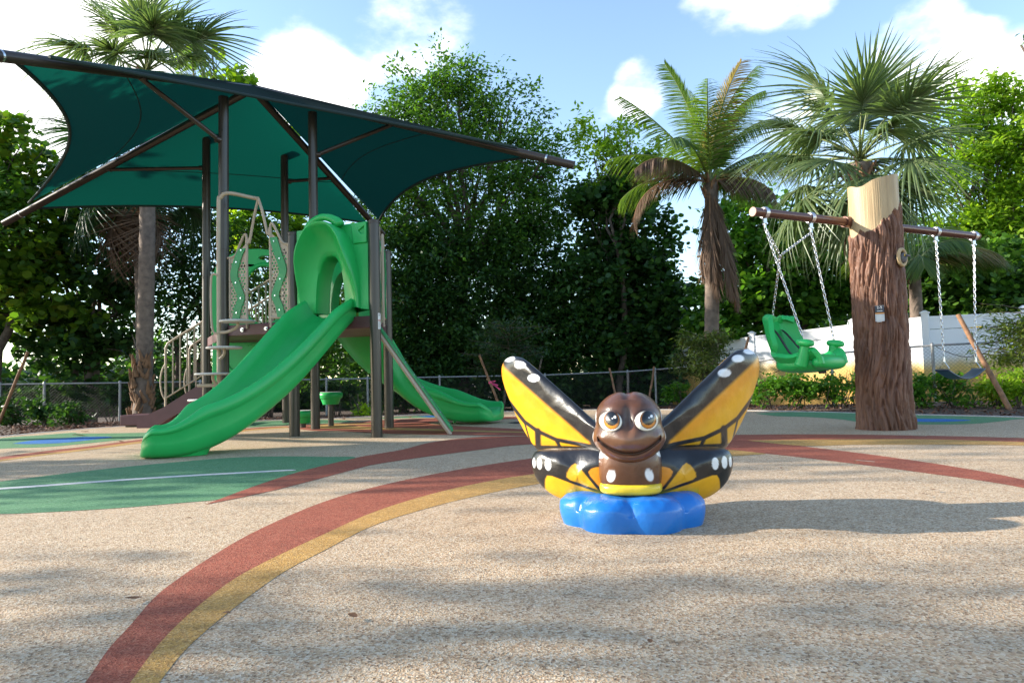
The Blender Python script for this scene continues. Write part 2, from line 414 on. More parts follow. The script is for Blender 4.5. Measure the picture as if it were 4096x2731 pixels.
def wall_mat():
    mt, N, L, b = newmat('white_wall_stained')
    t = N.new('ShaderNodeTexCoord'); s = N.new('ShaderNodeSeparateXYZ'); L.new(t.outputs['Object'], s.inputs[0])
    n1 = mk_noise(N, L, 1.1, 4, stretch=(1, 1, .5)); n2 = mk_noise(N, L, 7, 5, stretch=(1, 1, .35))
    a = N.new('ShaderNodeMath'); a.operation = 'MULTIPLY_ADD'; a.inputs[1].default_value = .75
    L.new(n1, a.inputs[0]); L.new(s.outputs['Z'], a.inputs[2])
    a2 = N.new('ShaderNodeMath'); a2.operation = 'MULTIPLY_ADD'; a2.inputs[1].default_value = .14
    L.new(n2, a2.inputs[0]); L.new(a.outputs[0], a2.inputs[2])
    hf = N.new('ShaderNodeMath'); hf.operation = 'MULTIPLY'; hf.inputs[1].default_value = .5; L.new(a2.outputs[0], hf.inputs[0])
    col = ramp(N, L, hf.outputs[0], [(.40, (.56, .33, .075)), (.56, (.64, .44, .13)), (.70, (.70, .58, .34))])
    mr = N.new('ShaderNodeMapRange'); mr.interpolation_type = 'SMOOTHSTEP'
    mr.inputs['From Min'].default_value = 1.12; mr.inputs['From Max'].default_value = 1.52
    L.new(a2.outputs[0], mr.inputs['Value'])
    mx = N.new('ShaderNodeMix'); mx.data_type = 'RGBA'; L.new(mr.outputs['Result'], mx.inputs['Factor'])
    L.new(col, mx.inputs['A']); mx.inputs['B'].default_value = (.80, .81, .83, 1)
    L.new(mx.outputs['Result'], b.inputs['Base Color']); b.inputs['Roughness'].default_value = .45
    bump(N, L, b, mk_noise(N, L, 40, 4), .08, .004)
    return mt
M['wall'] = wall_mat()
M['wire'] = plain('fence_wire', (.085, .085, .085), .6, .2, 20, metallic=.3)
M['leaf_hedge'] = leafmat('leaf_hedge', [(.016, .050, .014), (.03, .08, .018), (.045, .11, .022), (.08, .16, .03)], trans=.35)
M['wall_white'] = plain('white_vinyl', (.80, .81, .82), .4, .03, 6)
M['paint'] = attrmat('painted_sculpture', .30, .30, 38, .5, .15)
M['blue_paint'] = plain('blue_paint', (.010, .155, .52), .30, .10, 6, bstr=.35, bscale=38, spec=.5)
M['eye_paint'] = attrmat('painted_eye', .2, .02, 40, .5, .3)
# ------------------------------------------------------------------ the ground
def ground_z(x, y):
    return -0.045 - 0.22 * sstep(12.5, 20.0, y) + 0.015 * np.sin(x * 1.3) * np.cos(y * 1.1) * sstep(9, 12, y)
def make_ground():
    rad = [0, 4, 7, 9, 10, 11, 12, 13, 14, 15, 16, 17, 18, 19, 20, 22, 25, 30, 40, 60, 100, 200, 500, 1200]
    n = 96; G = []
    for r in rad:
        G.append([(r * math.cos(2 * math.pi * j / n), r * math.sin(2 * math.pi * j / n), float(ground_z(r * math.cos(2 * math.pi * j / n), r * math.sin(2 * math.pi * j / n)))) for j in range(n)])
    mb = MB(); mb.grid(G, cv=True)
    struct(mb.build('ground', M['soil'], smooth=180))
make_ground()

def px_curve(pts, n=6):
    return [tuple(p) for p in catmull(pts, n)]
def sheet(name, poly_px, mat, z, extra=None):
    z = z * .3
    P = [gnd(a, b, z) for a, b in poly_px]
    if extra: P += [Vector((a, b, z)) for a, b in extra]
    tris = tessellate_polygon([[Vector((p.x, p.y, 0)) for p in P]])
    mb = MB(); mb.add(P, [tuple(t) for t in tris])
    o = mb.build(name, mat, smooth=0)
    for pl in o.data.polygons:
        if pl.normal.z < 0: pl.flip()
    return struct(o)

EDGE = px_curve([(-900, 1800), (-500, 1783), (0, 1746), (160, 1731), (300, 1719), (430, 1709), (600, 1701), (800, 1692), (1050, 1682), (1300, 1674), (1480, 1666), (1650, 1659), (1900, 1650), (2200, 1641),
                 (2500, 1638), (2800, 1639), (3000, 1642), (3300, 1649), (3650, 1658), (4096, 1668), (4600, 1682), (5200, 1702)], 5)
near = [(16.0, 2.0), (16.0, -6.0), (-16.0, -6.0), (-16.0, 4.0)]
pad = sheet('rubber_surface', EDGE, M['tan_rubber'], 0.0, near)
# skirt and concrete edging along the pad
P = [gnd(a, b, 0) for a, b in EDGE]
mb = MB(); G = []
for i, p in enumerate(P):
    t = (P[min(i + 1, len(P) - 1)] - P[max(i - 1, 0)]); t.z = 0; t.normalize(); nrm = Vector((-t.y, t.x, 0))
    G.append([p + nrm * .002 + Vector((0, 0, -.1)), p + nrm * .002 + Vector((0, 0, .006)), p + nrm * .075 + Vector((0, 0, .006)), p + nrm * .085 + Vector((0, 0, -.1))])
mb.grid(G)
struct(mb.build('concrete_edging', M['concrete'], smooth=30))

# rubber inlays: closed outlines traced on the ground
def band(name, up, lo, mat, z):
    return sheet(name, px_curve(up) + px_curve(lo)[::-1], mat, z)
main_up = [(140, 3000), (339, 2731), (433, 2595), (519, 2501), (620, 2386), (721, 2307), (829, 2235), (974, 2148), (1154, 2062), (1320, 1997), (1500, 1946), (1700, 1902), (1900, 1866), (2142, 1830), (2500, 1788), (2750, 1768), (2990, 1760), (3213, 1784), (3537, 1824), (3826, 1867), (4096, 1917), (4600, 2030), (5600, 2330), (6600, 2750)]
main_lo = [(330, 3000), (519, 2731), (649, 2559), (793, 2422), (937, 2314), (1082, 2235), (1298, 2134), (1500, 2045), (1750, 1968), (2000, 1915), (2142, 1893), (2400, 1845), (2650, 1812), (2881, 1797), (3062, 1813), (3321, 1842), (3682, 1888), (4096, 1950), (4600, 2070), (5600, 2390), (6600, 2840)]
band('red_rubber_arc', main_up, main_lo, M['red_rubber'], .004)
yel_lo = [(450, 3000), (635, 2731), (757, 2581), (937, 2429), (1125, 2292), (1298, 2199), (1500, 2098), (1750, 2020), (2000, 1962), (2142, 1936), (2450, 1880), (2700, 1846), (2888, 1827), (3062, 1815)]
band('yellow_rubber_arc', [p for p in main_lo if p[0] <= 3062], yel_lo, M['yellow_rubber'], .0045)
b2_up = [(819, 2017), (1010, 1946), (1190, 1888), (1421, 1831), (1500, 1816), (1610, 1797), (1738, 1766), (1929, 1746), (2090, 1744), (2500, 1739), (2925, 1738), (3249, 1736), (3682, 1741), (4096, 1751), (4600, 1768), (6000, 1830)]
b2_lo = [(819, 2017), (1040, 1972), (1190, 1936), (1421, 1875), (1500, 1856), (1700, 1826), (1908, 1799), (2100, 1777), (2500, 1762), (2760, 1772), (2990, 1762), (3249, 1757), (3682, 1756), (4096, 1767), (4600, 1786), (6000, 1852)]
band('red_rubber_branch', b2_up, b2_lo, M['red_rubber'], .008)
band('yellow_rubber_branch', [(2990, 1760.5), (3249, 1757), (3682, 1756), (4096, 1767), (4600, 1786), (6000, 1852)], [(2990, 1760.5), (3213, 1782), (3465, 1777), (4096, 1780), (4600, 1801), (6000, 1870)], M['yellow_rubber'], .009)
sheet('green_rubber_leaf', px_curve([(-420, 2010), (-250, 1962), (0, 1925), (361, 1881), (649, 1852), (938, 1829), (1154, 1824), (1300, 1826), (1421, 1831), (1190, 1890), (1010, 1948), (894, 1992), (721, 2010), (433, 2033), (144, 2049), (0, 2054), (-250, 2055)]), M['green_rubber'], .006)
band('white_rubber_midrib', [(-300, 1971), (0, 1950), (613, 1907), (1100, 1880), (1183, 1878)], [(-300, 1978), (0, 1957), (613, 1913), (1100, 1885), (1183, 1880)], M['white_rubber'], .010)
# far left
sheet('green_rubber_pond_bank', px_curve([(-300, 1795), (0, 1752), (160, 1740), (290, 1730), (330, 1733), (562, 1730), (700, 1727), (760, 1735), (620, 1747), (562, 1751), (216, 1785), (0, 1794), (-200, 1815)]), M['green_rubber'], .004)
sheet('blue_rubber_pond', px_curve([(50, 1773), (130, 1761), (260, 1751), (360, 1746), (450, 1747), (350, 1760), (240, 1771), (120, 1775), (50, 1773)]), M['blue_rubber'], .008)
band('red_rubber_far_stripe', [(-300, 1872), (0, 1827), (180, 1803), (360, 1783), (562, 1757), (800, 1735), (1000, 1712), (1150, 1703)], [(-300, 1884), (0, 1838), (180, 1813), (360, 1791), (562, 1764), (800, 1742), (1000, 1717), (1150, 1706)], M['red_rubber'], .004)
band('yellow_rubber_far_stripe', [(-300, 1884), (0, 1838), (180, 1813), (360, 1791), (562, 1764), (800, 1742), (1000, 1717), (1150, 1706)], [(-300, 1892), (0, 1844), (180, 1820), (360, 1799), (562, 1772), (800, 1748), (1000, 1722), (1150, 1710)], M['yellow_rubber'], .0045)
sheet('green_rubber_bank', px_curve([(900, 1692), (1100, 1682), (1300, 1678), (1420, 1683), (1350, 1690), (1200, 1698), (1050, 1706), (900, 1714)]), M['green_rubber'], .004)
# under and beside the play deck
sheet('red_rubber_swirl', px_curve([(1150, 1706), (1250, 1697), (1420, 1688), (1600, 1676), (1800, 1670), (2046, 1666), (2300, 1664), (2300, 1672), (2046, 1675), (1850, 1681), (1740, 1688), (1720, 1694), (1800, 1701), (1920, 1707), (2080, 1715), (2250, 1722), (2250, 1742), (2000, 1741), (1700, 1737), (1500, 1732), (1350, 1723), (1260, 1722), (1190, 1714), (1150, 1710)]), M['red_rubber'], .0055)
sheet('yellow_rubber_swirl', px_curve([(1232, 1706), (1320, 1695), (1440, 1692), (1560, 1688), (1480, 1696), (1390, 1699), (1480, 1706), (1620, 1711), (1800, 1717), (2080, 1725), (2230, 1729), (2230, 1733), (2080, 1730), (1800, 1724), (1600, 1719), (1420, 1716), (1290, 1713)]), M['yellow_rubber'], .0095)
sheet('green_rubber_far_bank', px_curve([(1380, 1676), (1550, 1668), (1750, 1660), (1950, 1656), (1980, 1660), (1800, 1668), (1600, 1672)]), M['green_rubber'], .004)
sheet('blue_rubber_far_pond', px_curve([(1670, 1665), (1740, 1660.5), (1830, 1658), (1800, 1664), (1720, 1668)]), M['blue_rubber'], .008)
sheet('black_rubber_dot', px_curve([(2028, 1690), (2070, 1686), (2130, 1687), (2120, 1692), (2060, 1694)]), M['black_rubber'], .004)
# around the swing trunk
sheet('green_rubber_swing_bank', px_curve([(3018, 1653), (3177, 1647), (3400, 1650), (3650, 1659), (3900, 1665), (4096, 1671), (4300, 1678), (4096, 1675), (4006, 1684), (3898, 1694), (3760, 1697), (3646, 1696), (3444, 1687), (3365, 1677), (3250, 1668), (3105, 1664)]), M['green_rubber'], .004)
sheet('blue_rubber_swing_pond', px_curve([(3480, 1674), (3646, 1674), (3780, 1675), (3884, 1680), (3780, 1686), (3646, 1686), (3520, 1684)]), M['blue_rubber'], .008)
sheet('green_rubber_islet', px_curve([(2780, 1656), (2860, 1652), (2960, 1656), (2960, 1662), (2860, 1666), (2780, 1663)]), M['green_rubber'], .004)

# mulch chips on the planting bed beyond the edging (uncountable)
def chips():
    n = 15000
    Pe = [Vector(p) for p in P]
    idx = rng.integers(0, len(Pe) - 1, n); fr = rng.random(n)
    A = np.array([[p.x, p.y] for p in Pe])
    base = A[idx] + (A[idx + 1] - A[idx]) * fr[:, None]
    nr = base / np.linalg.norm(base, axis=1, keepdims=True)
    d = .10 + rng.random(n) ** 1.5 * 5.0
    xy = base + nr * d[:, None]
    z = np.array([float(ground_z(a, b)) for a, b in xy]) + rng.random(n) * .035
    L = rng.uniform(.02, .07, n); W = rng.uniform(.008, .022, n); an = rng.random(n) * 2 * math.pi
    ti = rng.normal(0, .3, n); ti2 = rng.normal(0, .4, n)
    ux, uy = np.cos(an), np.sin(an)
    V = np.zeros((n, 4, 3))
    for k, (a, b) in enumerate(((-1, -1), (1, -1), (1, 1), (-1, 1))):
        V[:, k, 0] = xy[:, 0] + a * L * ux * .5 - b * W * uy * .5
        V[:, k, 1] = xy[:, 1] + a * L * uy * .5 + b * W * ux * .5
        V[:, k, 2] = z + a * L * ti * .5 + b * W * ti2 * .5 + .012
    o = np_mesh('mulch', V.reshape(-1, 3), np.arange(4 * n), 4, M['chip'])
    o['kind'] = 'stuff'; o['label'] = 'brown bark mulch spread over the planting bed'
chips()
# ------------------------------------------------------------------ play structure
DECK = 1.40
def base_at(px, Y): return Vector((xat(px, Y), Y, 0))
pA, pB, pC, pD = base_at(897, 8.67), base_at(826, 10.84), base_at(1145, 11.4), base_at(1262, 9.55)
pE, pF, pG = base_at(1179, 8.33), base_at(1508, 7.85), base_at(1557, 9.32)
PLAY = thing('play_structure', 'green and bronze play structure with two slides under a dark green shade canopy', 'play structure', (pE.x, pE.y, 0))
Z = Vector((0, 0, 1))
def post(p, top, r, name='post', cap=True):
    mb = MB(); mb.lathe([(r, 0), (r, top)], p, 24, capb=False)
    o = mb.build(name, M['post'], PLAY)
    if cap:
        c = MB(); c.lathe([(r + .004, top - .035), (r + .004, top), (r * .8, top + .012), (r * .3, top + .016)], p, 24)
        c.build('post_cap', M['rafter'], o)
    return o
poE, poF, poG = post(pE, 2.49, .0635), post(pF, 2.50, .0635), post(pG, 2.42, .0635)

# canopy: a hipped square sail on four tall posts
HE = 3.71
cFL = pt(-22, 185, 6.15); cFL.z = HE
def corner(px, py):
    d = _f + _r * ((px - 2048) / FPX) + _u * ((1365.5 - py) / FPX); t = (HE - CAM_H) / d.z
    return Vector((d.x * t, d.y * t, HE))
cFL, cFR, cBL, cBR = corner(-25, 188), corner(2215, 622), corner(88, 838), corner(1512, 900)
PEAK = (pA + pB + pC + pD) * .25; PEAK.z = 0
PEAK = pt(1010, 338, PEAK.y + .1)
CAN = MB()
def panel(c1, c2, dep, drop=0.0):
    G = []; ns, ntt = 40, 14
    for i in range(ns + 1):
        s = i / ns; s2 = .03 + .94 * s
        e = c1.lerp(c2, s2)
        k = dep * (4 * s2 * (1 - s2)) ** .85
        e = e.lerp(PEAK, k) - Z * (drop * 4 * s2 * (1 - s2))
        row = []
        for j in range(ntt + 1):
            t = j / ntt * .985
            p = e.lerp(PEAK, t)
            sag = .10 * math.sin(math.pi * t) * (4 * s * (1 - s)) ** .5
            row.append(p - Z * sag)
        G.append(row)
    return G
canopy_root = None
mb = MB(); Gf = panel(cFL, cFR, .50, .09); mb.grid(Gf)
canopy_root = mb.build('canopy', M['canopy'], PLAY, smooth=180)
for (a, b, k) in ((cBL, cFL, .21), (cBR, cBL, .09), (cFR, cBR, .15)):
    mb = MB(); G = panel(a, b, k); mb.grid(G); mb.build('canopy_panel', M['canopy'], canopy_root, smooth=180)
    h = MB(); h.tube([r[0] for r in G], .022, 6); h.build('canopy_hem', M['hem'], canopy_root)
    h = MB(); h.tube([r[5] - Z * .004 for r in G], .007, 4); h.build('canopy_seam', M['hem'], canopy_root)
h = MB(); h.tube([r[0] for r in Gf], .022, 6); h.build('canopy_hem', M['hem'], canopy_root)
def hip(c, t, drop=.075):
    p = PEAK.lerp(c, t); return p - Z * drop
for c, ext in ((cFL, 1.07), (cFR, 1.06), (cBL, 1.085), (cBR, 1.05)):
    mb = MB(); mb.tube([hip(c, .01), hip(c, .5), hip(c, ext)], .058, 14)
    rf = mb.build('rafter', M['rafter'], PLAY)
    e0, e1 = hip(c, ext - .085), hip(c, ext - .080)
    mb = MB(); mb.tube([e0, e1], .061, 14); mb.build('rafter_joint', M['steel_bolt'], rf)
# tall posts reach their rafters
def hip_z(p, c):
    d = Vector((c.x - PEAK.x, c.y - PEAK.y)); w = Vector((p.x - PEAK.x, p.y - PEAK.y))
    return max(0, min(1, w.dot(d) / d.dot(d)))
for p, c, spy, stt in ((pA, cFL, (882, 566), .50), (pB, cBL, (806, 672), .60), (pC, cBR, (1175, 722), .55), (pD, cFR, (1276, 618), .38)):
    t = hip_z(p, c); top = hip(c, t).z
    o = post(p, top - (.26 if c in (cFL, cFR) else .02), .063, 'canopy_post', False)
    mb = MB(); mb.lathe([(.067, 2.36), (.067, 2.375)], p, 24); mb.build('post_sleeve', M['rafter'], o)
    q = Vector((p.x, p.y, pt(spy[0], spy[1], p.y).z)); e = hip(c, max(stt, t + .22), .12)
    d = (e - q); d.z = 0; d.normalize()
    mb = MB(); mb.tube([q + d * .06, e], .030, 10)
    br = mb.build('canopy_strut', M['rafter'], PLAY)
    mb = MB(); mb.tube([q, q + d * .11], .042, 10); mb.build('strut_bracket', M['rafter'], br)
    mb = MB(); mb.tube([e - d * .05, e + d * .05 + Z * .03], .042, 10); mb.build('strut_bracket', M['rafter'], br)

# decks
def deck(poly, name='deck'):
    mb = MB(); c = sum(poly, Vector()) / len(poly)
    o2 = [c + (p - c) * .985 for p in poly]
    fr = lambda a, b, n: Vector((a, b, DECK - .07 + n))
    mb.plate([(p.x, p.y) for p in o2], [], fr, .14)
    return mb.build(name, M['plum'], PLAY, smooth=30, bevel=.008)
dk = deck([pA, pE, pF, pG, pD]); dk2 = deck([pA + Vector((-.0, .03, 0)), pD + Vector((0, .03, 0)), pC, pB])
for q in (.28, .62):
    p = pA.lerp(pE, q); n_ = Vector(((pE - pA).y, -(pE - pA).x, 0)).normalized()
    mb = MB(); mb.tube([Vector((p.x, p.y, DECK - .07)) + n_ * -.01, Vector((p.x, p.y, DECK - .07)) + n_ * .035], .016, 10); mb.tube([Vector((p.x, p.y, DECK - .07)) + n_ * .01, Vector((p.x, p.y, DECK - .07)) + n_ * .018], .026, 12)
    mb.build('bolt', M['steel_bolt'], dk)

# hood panels over both slide entries
def frame_of(a, b, out):
    mid = (a + b) / 2; ax = (b - a).normalized(); n = Vector((ax.y, -ax.x, 0))
    if n.dot(out) < 0: n = -n
    return mid, ax, n
def hood(a, b, out):
    mid, ax, n = frame_of(a, b, out); W = (b - a).length
    F3 = lambda u, z, k: mid + ax * u + Z * z + n * k
    na = 64; c0 = -.02
    def arch(hw, top, bot, off, ex=2.4, an=0.0):
        pts = []
        for i in range(na + 1):
            th = math.pi * (1 - i / na); cx, sx = math.cos(th), math.sin(th)
            u = math.copysign(abs(cx) ** (2 / ex), cx) * hw
            z = bot + (top - bot) * abs(sx) ** (2 / ex)
            pts.append((c0 + u, z))
        return pts
    HX = W / 2 - .075
    specs = [(.205, 2.14, 1.47, -.22), (.205, 2.14, 1.47, .0), (.215, 2.155, 1.47, .03), (.25, 2.22, 1.475, .045), (.32, 2.34, 1.49, .085), (.37, 2.43, 1.50, .16), (.395, 2.475, 1.505, .235), (.405, 2.495, 1.505, .262), (.418, 2.512, 1.50, .262), (.43, 2.52, 1.495, .235), (.435, 2.515, 1.49, .12), (.44, 2.505, 1.485, .03)]
    rows = []
    for hw, top, bot, k in specs:
        A = arch(min(hw, HX), top, bot, 0)
        row = []
        for i, (u, z) in enumerate(A):
            fall = sstep(1.55, 2.25, z)
            kk = k if k <= .03 else .03 + (k - .03) * (.22 + .78 * float(fall))
            # little lobes that sweep outwards like the photo's moulding
            row.append(F3(u, z, kk))
        rows.append(row)
    # flange: from the outer arch back to the rectangle between the posts
    last = arch(min(.44, HX), 2.505, 1.485, 0); row = []; row2 = []
    for i, (u, z) in enumerate(last):
        th = math.pi * (1 - i / na); cx, sx = math.cos(th), math.sin(th)
        k = 1 / max(abs(cx), abs(sx), 1e-6)
        uu = max(-HX, min(HX, cx * k * HX)); zz = 1.47 + min(1, sx * k) * (2.50 - 1.47)
        row.append(F3(uu, zz, .022)); row2.append(F3(uu, zz, -.03))
    rows += [row, row2]
    mb = MB(); mb.grid(rows)
    # back skin so it reads from behind
    mb.grid([rows[0], row2])
    o = mb.build('slide_hood', M['green_plastic'], PLAY, smooth=55, recalc=True)
    # grip arch on top
    g = MB(); pts = []
    for i in range(25):
        s = i / 24; u = -.27 + .46 * s
        pts.append(F3(u, 2.475 + .115 * math.sin(math.pi * s) ** .7, .10 + .03 * math.sin(math.pi * s)))
    g.tube(pts, [.062 - .020 * math.sin(math.pi * i / 24) for i in range(25)], 12)
    g.build('hood_grip', M['green_plastic'], o, smooth=180)
    # side wing with a slot, filling the corner by the post
    g = MB()
    sl = [(HX - .12, 2.40), (HX - .03, 2.45), (HX - .03, 2.355), (HX - .075, 2.355)]
    out_ = [(HX - .19, 2.25), (HX + .0, 2.25), (HX + .0, 2.495), (HX - .22, 2.495)]
    g.plate(out_, [sl], lambda p, q, k: F3(p, q, .034 + k), .03)
    g.build('hood_wing', M['green_plastic'], o, smooth=30, bevel=.008)
    return o
hood(pE, pF, Vector((0, -1, 0)))
hood(pG, pD, Vector((0, 1, 0)))

# slides: one swept channel each
def bez(P, t):
    a, b, c, d = P; s = 1 - t
    return a * s ** 3 + b * (3 * s * s * t) + c * (3 * s * t * t) + d * t ** 3
def slide(P, name, flat_end, foot=None, legs=None, W=.27):
    n = 96; rows = []; rowsl = []
    pts = [bez(P, i / n) for i in range(n + 1)]
    for i in range(n + 1):
        t = (pts[min(i + 1, n)] - pts[max(i - 1, 0)]).normalized()
        lat = t.cross(Z).normalized(); up = lat.cross(t).normalized()
        s = i / n
        e = float(sstep(.80, 1.0, s))                # walls sink at the exit
        hw = W * (1 + .10 * float(sstep(.6, 1, s)))
        wh = .27 * (1 - .55 * e) * (.85 + .15 * float(sstep(0, .15, s)))
        lipdrop = .015 * e; dn = .075 * float(sstep(.55, .95, s))
        prof = [(0, 0), (.45, .004), (.70, .022), (.86, .30 * wh / .25 * .25), (.95, .62 * wh), (1.02, .90 * wh), (1.08, 1.0 * wh), (1.17, 1.0 * wh), (1.24, .90 * wh), (1.26, .74 * wh), (1.245, .60 * wh), (1.19, .555 * wh), (1.17, .50 * wh), (1.19, .22 * wh - dn * .5), (1.14, -.02 - dn), (.98, -.055 - dn), (.7, -.075 - dn), (.35, -.08 - dn), (0, -.08 - dn)]
        row = []
        full = [(a, b) for a, b in prof] + [(-a, b) for a, b in prof[-2:0:-1]]
        for a, b in full:
            row.append(pts[i] + lat * (a * hw) + up * (b - lipdrop))
        rows.append(row)
    # rounded nose past the exit
    t = (pts[n] - pts[n - 1]).normalized(); lat = t.cross(Z).normalized(); up = lat.cross(t).normalized()
    base = rows[-1]; cen = pts[n] - up * .05
    for k, (fw, sc) in enumerate(((.03, .97), (.055, .90), (.078, .80), (.094, .66), (.102, .46))):
        rows.append([cen + t * fw + (p - cen) * sc - up * (.012 * k) for p in base])
    mb = MB(); mb.grid(rows, cv=True)
    mb.f.append(tuple((len(rows) - 1) * len(base) + j for j in range(len(base)))); mb.mi.append(0)
    o = mb.build(name, M['green_plastic'], PLAY, smooth=60)
    if foot:
        f = MB(); c = bez(P, .90); tt = (pts[-1] - pts[-8]).normalized(); tt.z = 0; tt.normalize(); ll = tt.cross(Z)
        rr = []
        for (sx, sy, z) in ((1.05, 1.02, c.z - .06), (1.06, 1.04, .115), (.96, .98, .085), (.86, .92, .05), (.80, .88, .02), (.78, .87, .003)):
            ring = []
            for j in range(40):
                a = 2 * math.pi * j / 40; ca, sa = math.cos(a), math.sin(a)
                x = math.copysign(abs(ca) ** .5, ca) * .27 * sx; y = math.copysign(abs(sa) ** .5, sa) * W * 1.08 * sy
                ring.append(Vector((c.x, c.y, 0)) + tt * (x + .015) + ll * y + Z * z)
            rr.append(ring)
        f.grid(rr, cv=True); f.f.append(tuple(range((len(rr) - 1) * 40, len(rr) * 40))); f.mi.append(0)
        f.build('slide_foot', M['green_plastic'], o, smooth=60)
    if legs:
        for q in legs:
            c = bez(P, q[0]); l2 = ((bez(P, q[0] + .01) - c).normalized().cross(Z)).normalized()
            g = MB(); g.tube([Vector((c.x, c.y, 0)) + l2 * q[1], c + l2 * q[1] - Z * .06], .026, 10); g.build('slide_leg', M['green_plastic'], o)
    return o
midEF, midGD = (pE + pF) / 2, (pG + pD) / 2
slide([midEF + Vector((-.02, .02, DECK + .01)), midEF + Vector((-.22, -.85, .98)), midEF + Vector((-.42, -1.45, .06)), Vector((xat(622, 6.28, .2), 6.28, .165))], 'slide', True, foot=True)
slide([midGD + Vector((.02, -.02, DECK + .01)), midGD + Vector((.10, .75, .98)), midGD + Vector((.50, 1.10, .08)), Vector((xat(1960, 9.85, .2), 9.85, .20))], 'slide', True, legs=[(.84, -.14), (.84, .16)])

# beige guard panels with perforated plates and green wavy inserts
def guard(o3, ax, w, h, flip=1, arm=True):
    """o3: lower inner corner; ax: unit direction outward; the panel's frame, plate and insert"""
    n = Vector((ax.y, -ax.x, 0))
    if n.dot(o3) > 0: n = -n
    Fq = lambda a, b, k: o3 + ax * a + Z * b + n * k
    loop = catmull([(0, -.12), (0, .3), (0, .75), (0, h), (.03, h + .06), (.10, h - .05), (w * .70, h - .20), (w + .05, h - .22)], 4)
    mb = MB(); mb.tube([Fq(a, b, 0) for a, b in loop], .017, 10)
    lo = catmull([(0, .02), (.05, 0), (w - .08, 0), (w - .01, .03), (w, .1), (w, h * .5), (w, h - .21)], 4)
    mb.tube([Fq(a, b, 0) for a, b in lo], .017, 10)
    o = mb.build('guard_panel', M['beige'], PLAY)
    hx = []
    r = .0155
    for i in range(40):
        for j in range(6):
            a = .032 + j * .044 + (i % 2) * .022; b = .07 + i * .038
            if .02 < a < w - .024 and b < h - .28: hx.append([(a + r * math.cos(q), b + r * math.sin(q)) for q in [2 * math.pi * k / 8 for k in range(8)]])
    g = MB(); g.plate([(.010, .012), (w - .012, .012), (w - .012, h - .23), (w * .45, h - .15), (.010, h - .06)], hx, lambda a, b, k: Fq(a, b, k), .010)
    g.build('perforated_plate', M['beige'], o, smooth=0)
    ce = catmull([(w * .62, .0), (w * .5, .14), (w * .30, .27), (w * .5, .42), (w * .72, .58), (w * .45, .80), (w * .2, h - .12)], 6)
    lft = [(max(.005, a - .055), b) for a, b in ce]; rgt = [(min(w - .005, a + .055), b) for a, b in ce]
    g = MB(); g.plate(lft + rgt[::-1], [], lambda a, b, k: Fq(a, b, .015 + k), .014); go = g.build('green_insert', M['green_board'], o, smooth=0)
    for q in (4, 12, 20, 28, 34):
        g = MB(); g.tube([Fq(ce[q][0], ce[q][1], .02), Fq(ce[q][0], ce[q][1], .03)], .011, 8); g.build('rivet', M['steel_bolt'], go)
    return o
aAE = (pE - pA).normalized(); LAE = (pE - pA).length
gz = DECK + .06
guard(pA + aAE * (LAE * .34) + Z * gz, -aAE, .26, 1.02)
guard(pA + aAE * (LAE * .68) + Z * gz, aAE, .27, 1.12)
aFG = (pG - pF).normalized(); LFG = (pG - pF).length
guard(pF + aFG * (LFG * .36) + Z * gz, -aFG, .28, 1.02)
guard(pF + aFG * (LFG * .64) + Z * gz, aFG, .28, 1.02)

# disc climber: pole that arches over to the deck, with stepping discs
cl = Vector((xat(876, 8.32), 8.32, 0))
e1 = pA + aAE * (LAE * .34) + Z * (gz + 1.0); e2 = pA + aAE * (LAE * .68) + Z * (gz + 1.1)
mb = MB()
topz = pt(930, 770, 8.3).z
tm = (e1 + e2) / 2; tm.z = pt(1000, 796, tm.y).z
arc = catmull([cl, cl + Z * 1.2, cl + Z * (topz - .22), cl + Vector((.025, .0, topz - .06)), cl + Vector((.12, .01, topz)), tm + Vector((-.10, 0, .02)), tm], 6)
mb.tube(arc, .024, 12)
pole = mb.build('climber_pole', M['beige'], PLAY)
for e in (e1, e2):
    mb = MB(); mb.tube([Vector(q) for q in catmull([tm, tm.lerp(e, .35) - Z * .03, tm.lerp(e, .8) - Z * .14, e + Z * .02, e - Z * .5], 6)], .018, 10); mb.build('climber_rail', M['beige'], PLAY)
mb = MB(); mb.tube([Vector(q) for q in catmull([cl + Vector((0, -.02, 1.98)), cl + Vector((-.05, -.02, 2.0)), cl + Vector((-.085, -.02, 1.93)), cl + Vector((-.085, -.02, 1.5)), cl + Vector((-.06, -.02, 1.30)), cl + Vector((0, -.02, 1.27))], 5)], .014, 8)
mb.build('climber_handle', M['beige'], pole)
for (dx, dpy, sd) in ((.235, 1287, 1), (.075, 1391, 1), (-.05, 1494, -1), (-.13, 1596, -1)):
    z = pt(876, dpy, 8.32).z; c = cl + Vector((dx, -.02 if sd > 0 else -.05, z))
    rr = [(.10, -.016), (.20, -.016), (.208, -.008), (.208, .004), (.20, .010), (.05, .010)]
    mb = MB(); mb.lathe(rr, c, 30); d = mb.build('climber_disc', M['disc'], PLAY)
    g = MB(); g.tube([Vector(q) for q in catmull([cl + Z * (z - .13), cl + Vector((dx * .5, -.02, z - .125)), c + Vector((0, 0, -.07)), c + Z * -.012], 5)], .019, 8); g.build('disc_bracket', M['beige'], d)
g = MB(); g.tube([cl + Vector((-.26, 0, pt(876, 1540, 8.32).z)), cl + Vector((.34, 0, pt(876, 1540, 8.32).z))], .022, 10); g.build('climber_bar', M['beige'], PLAY)

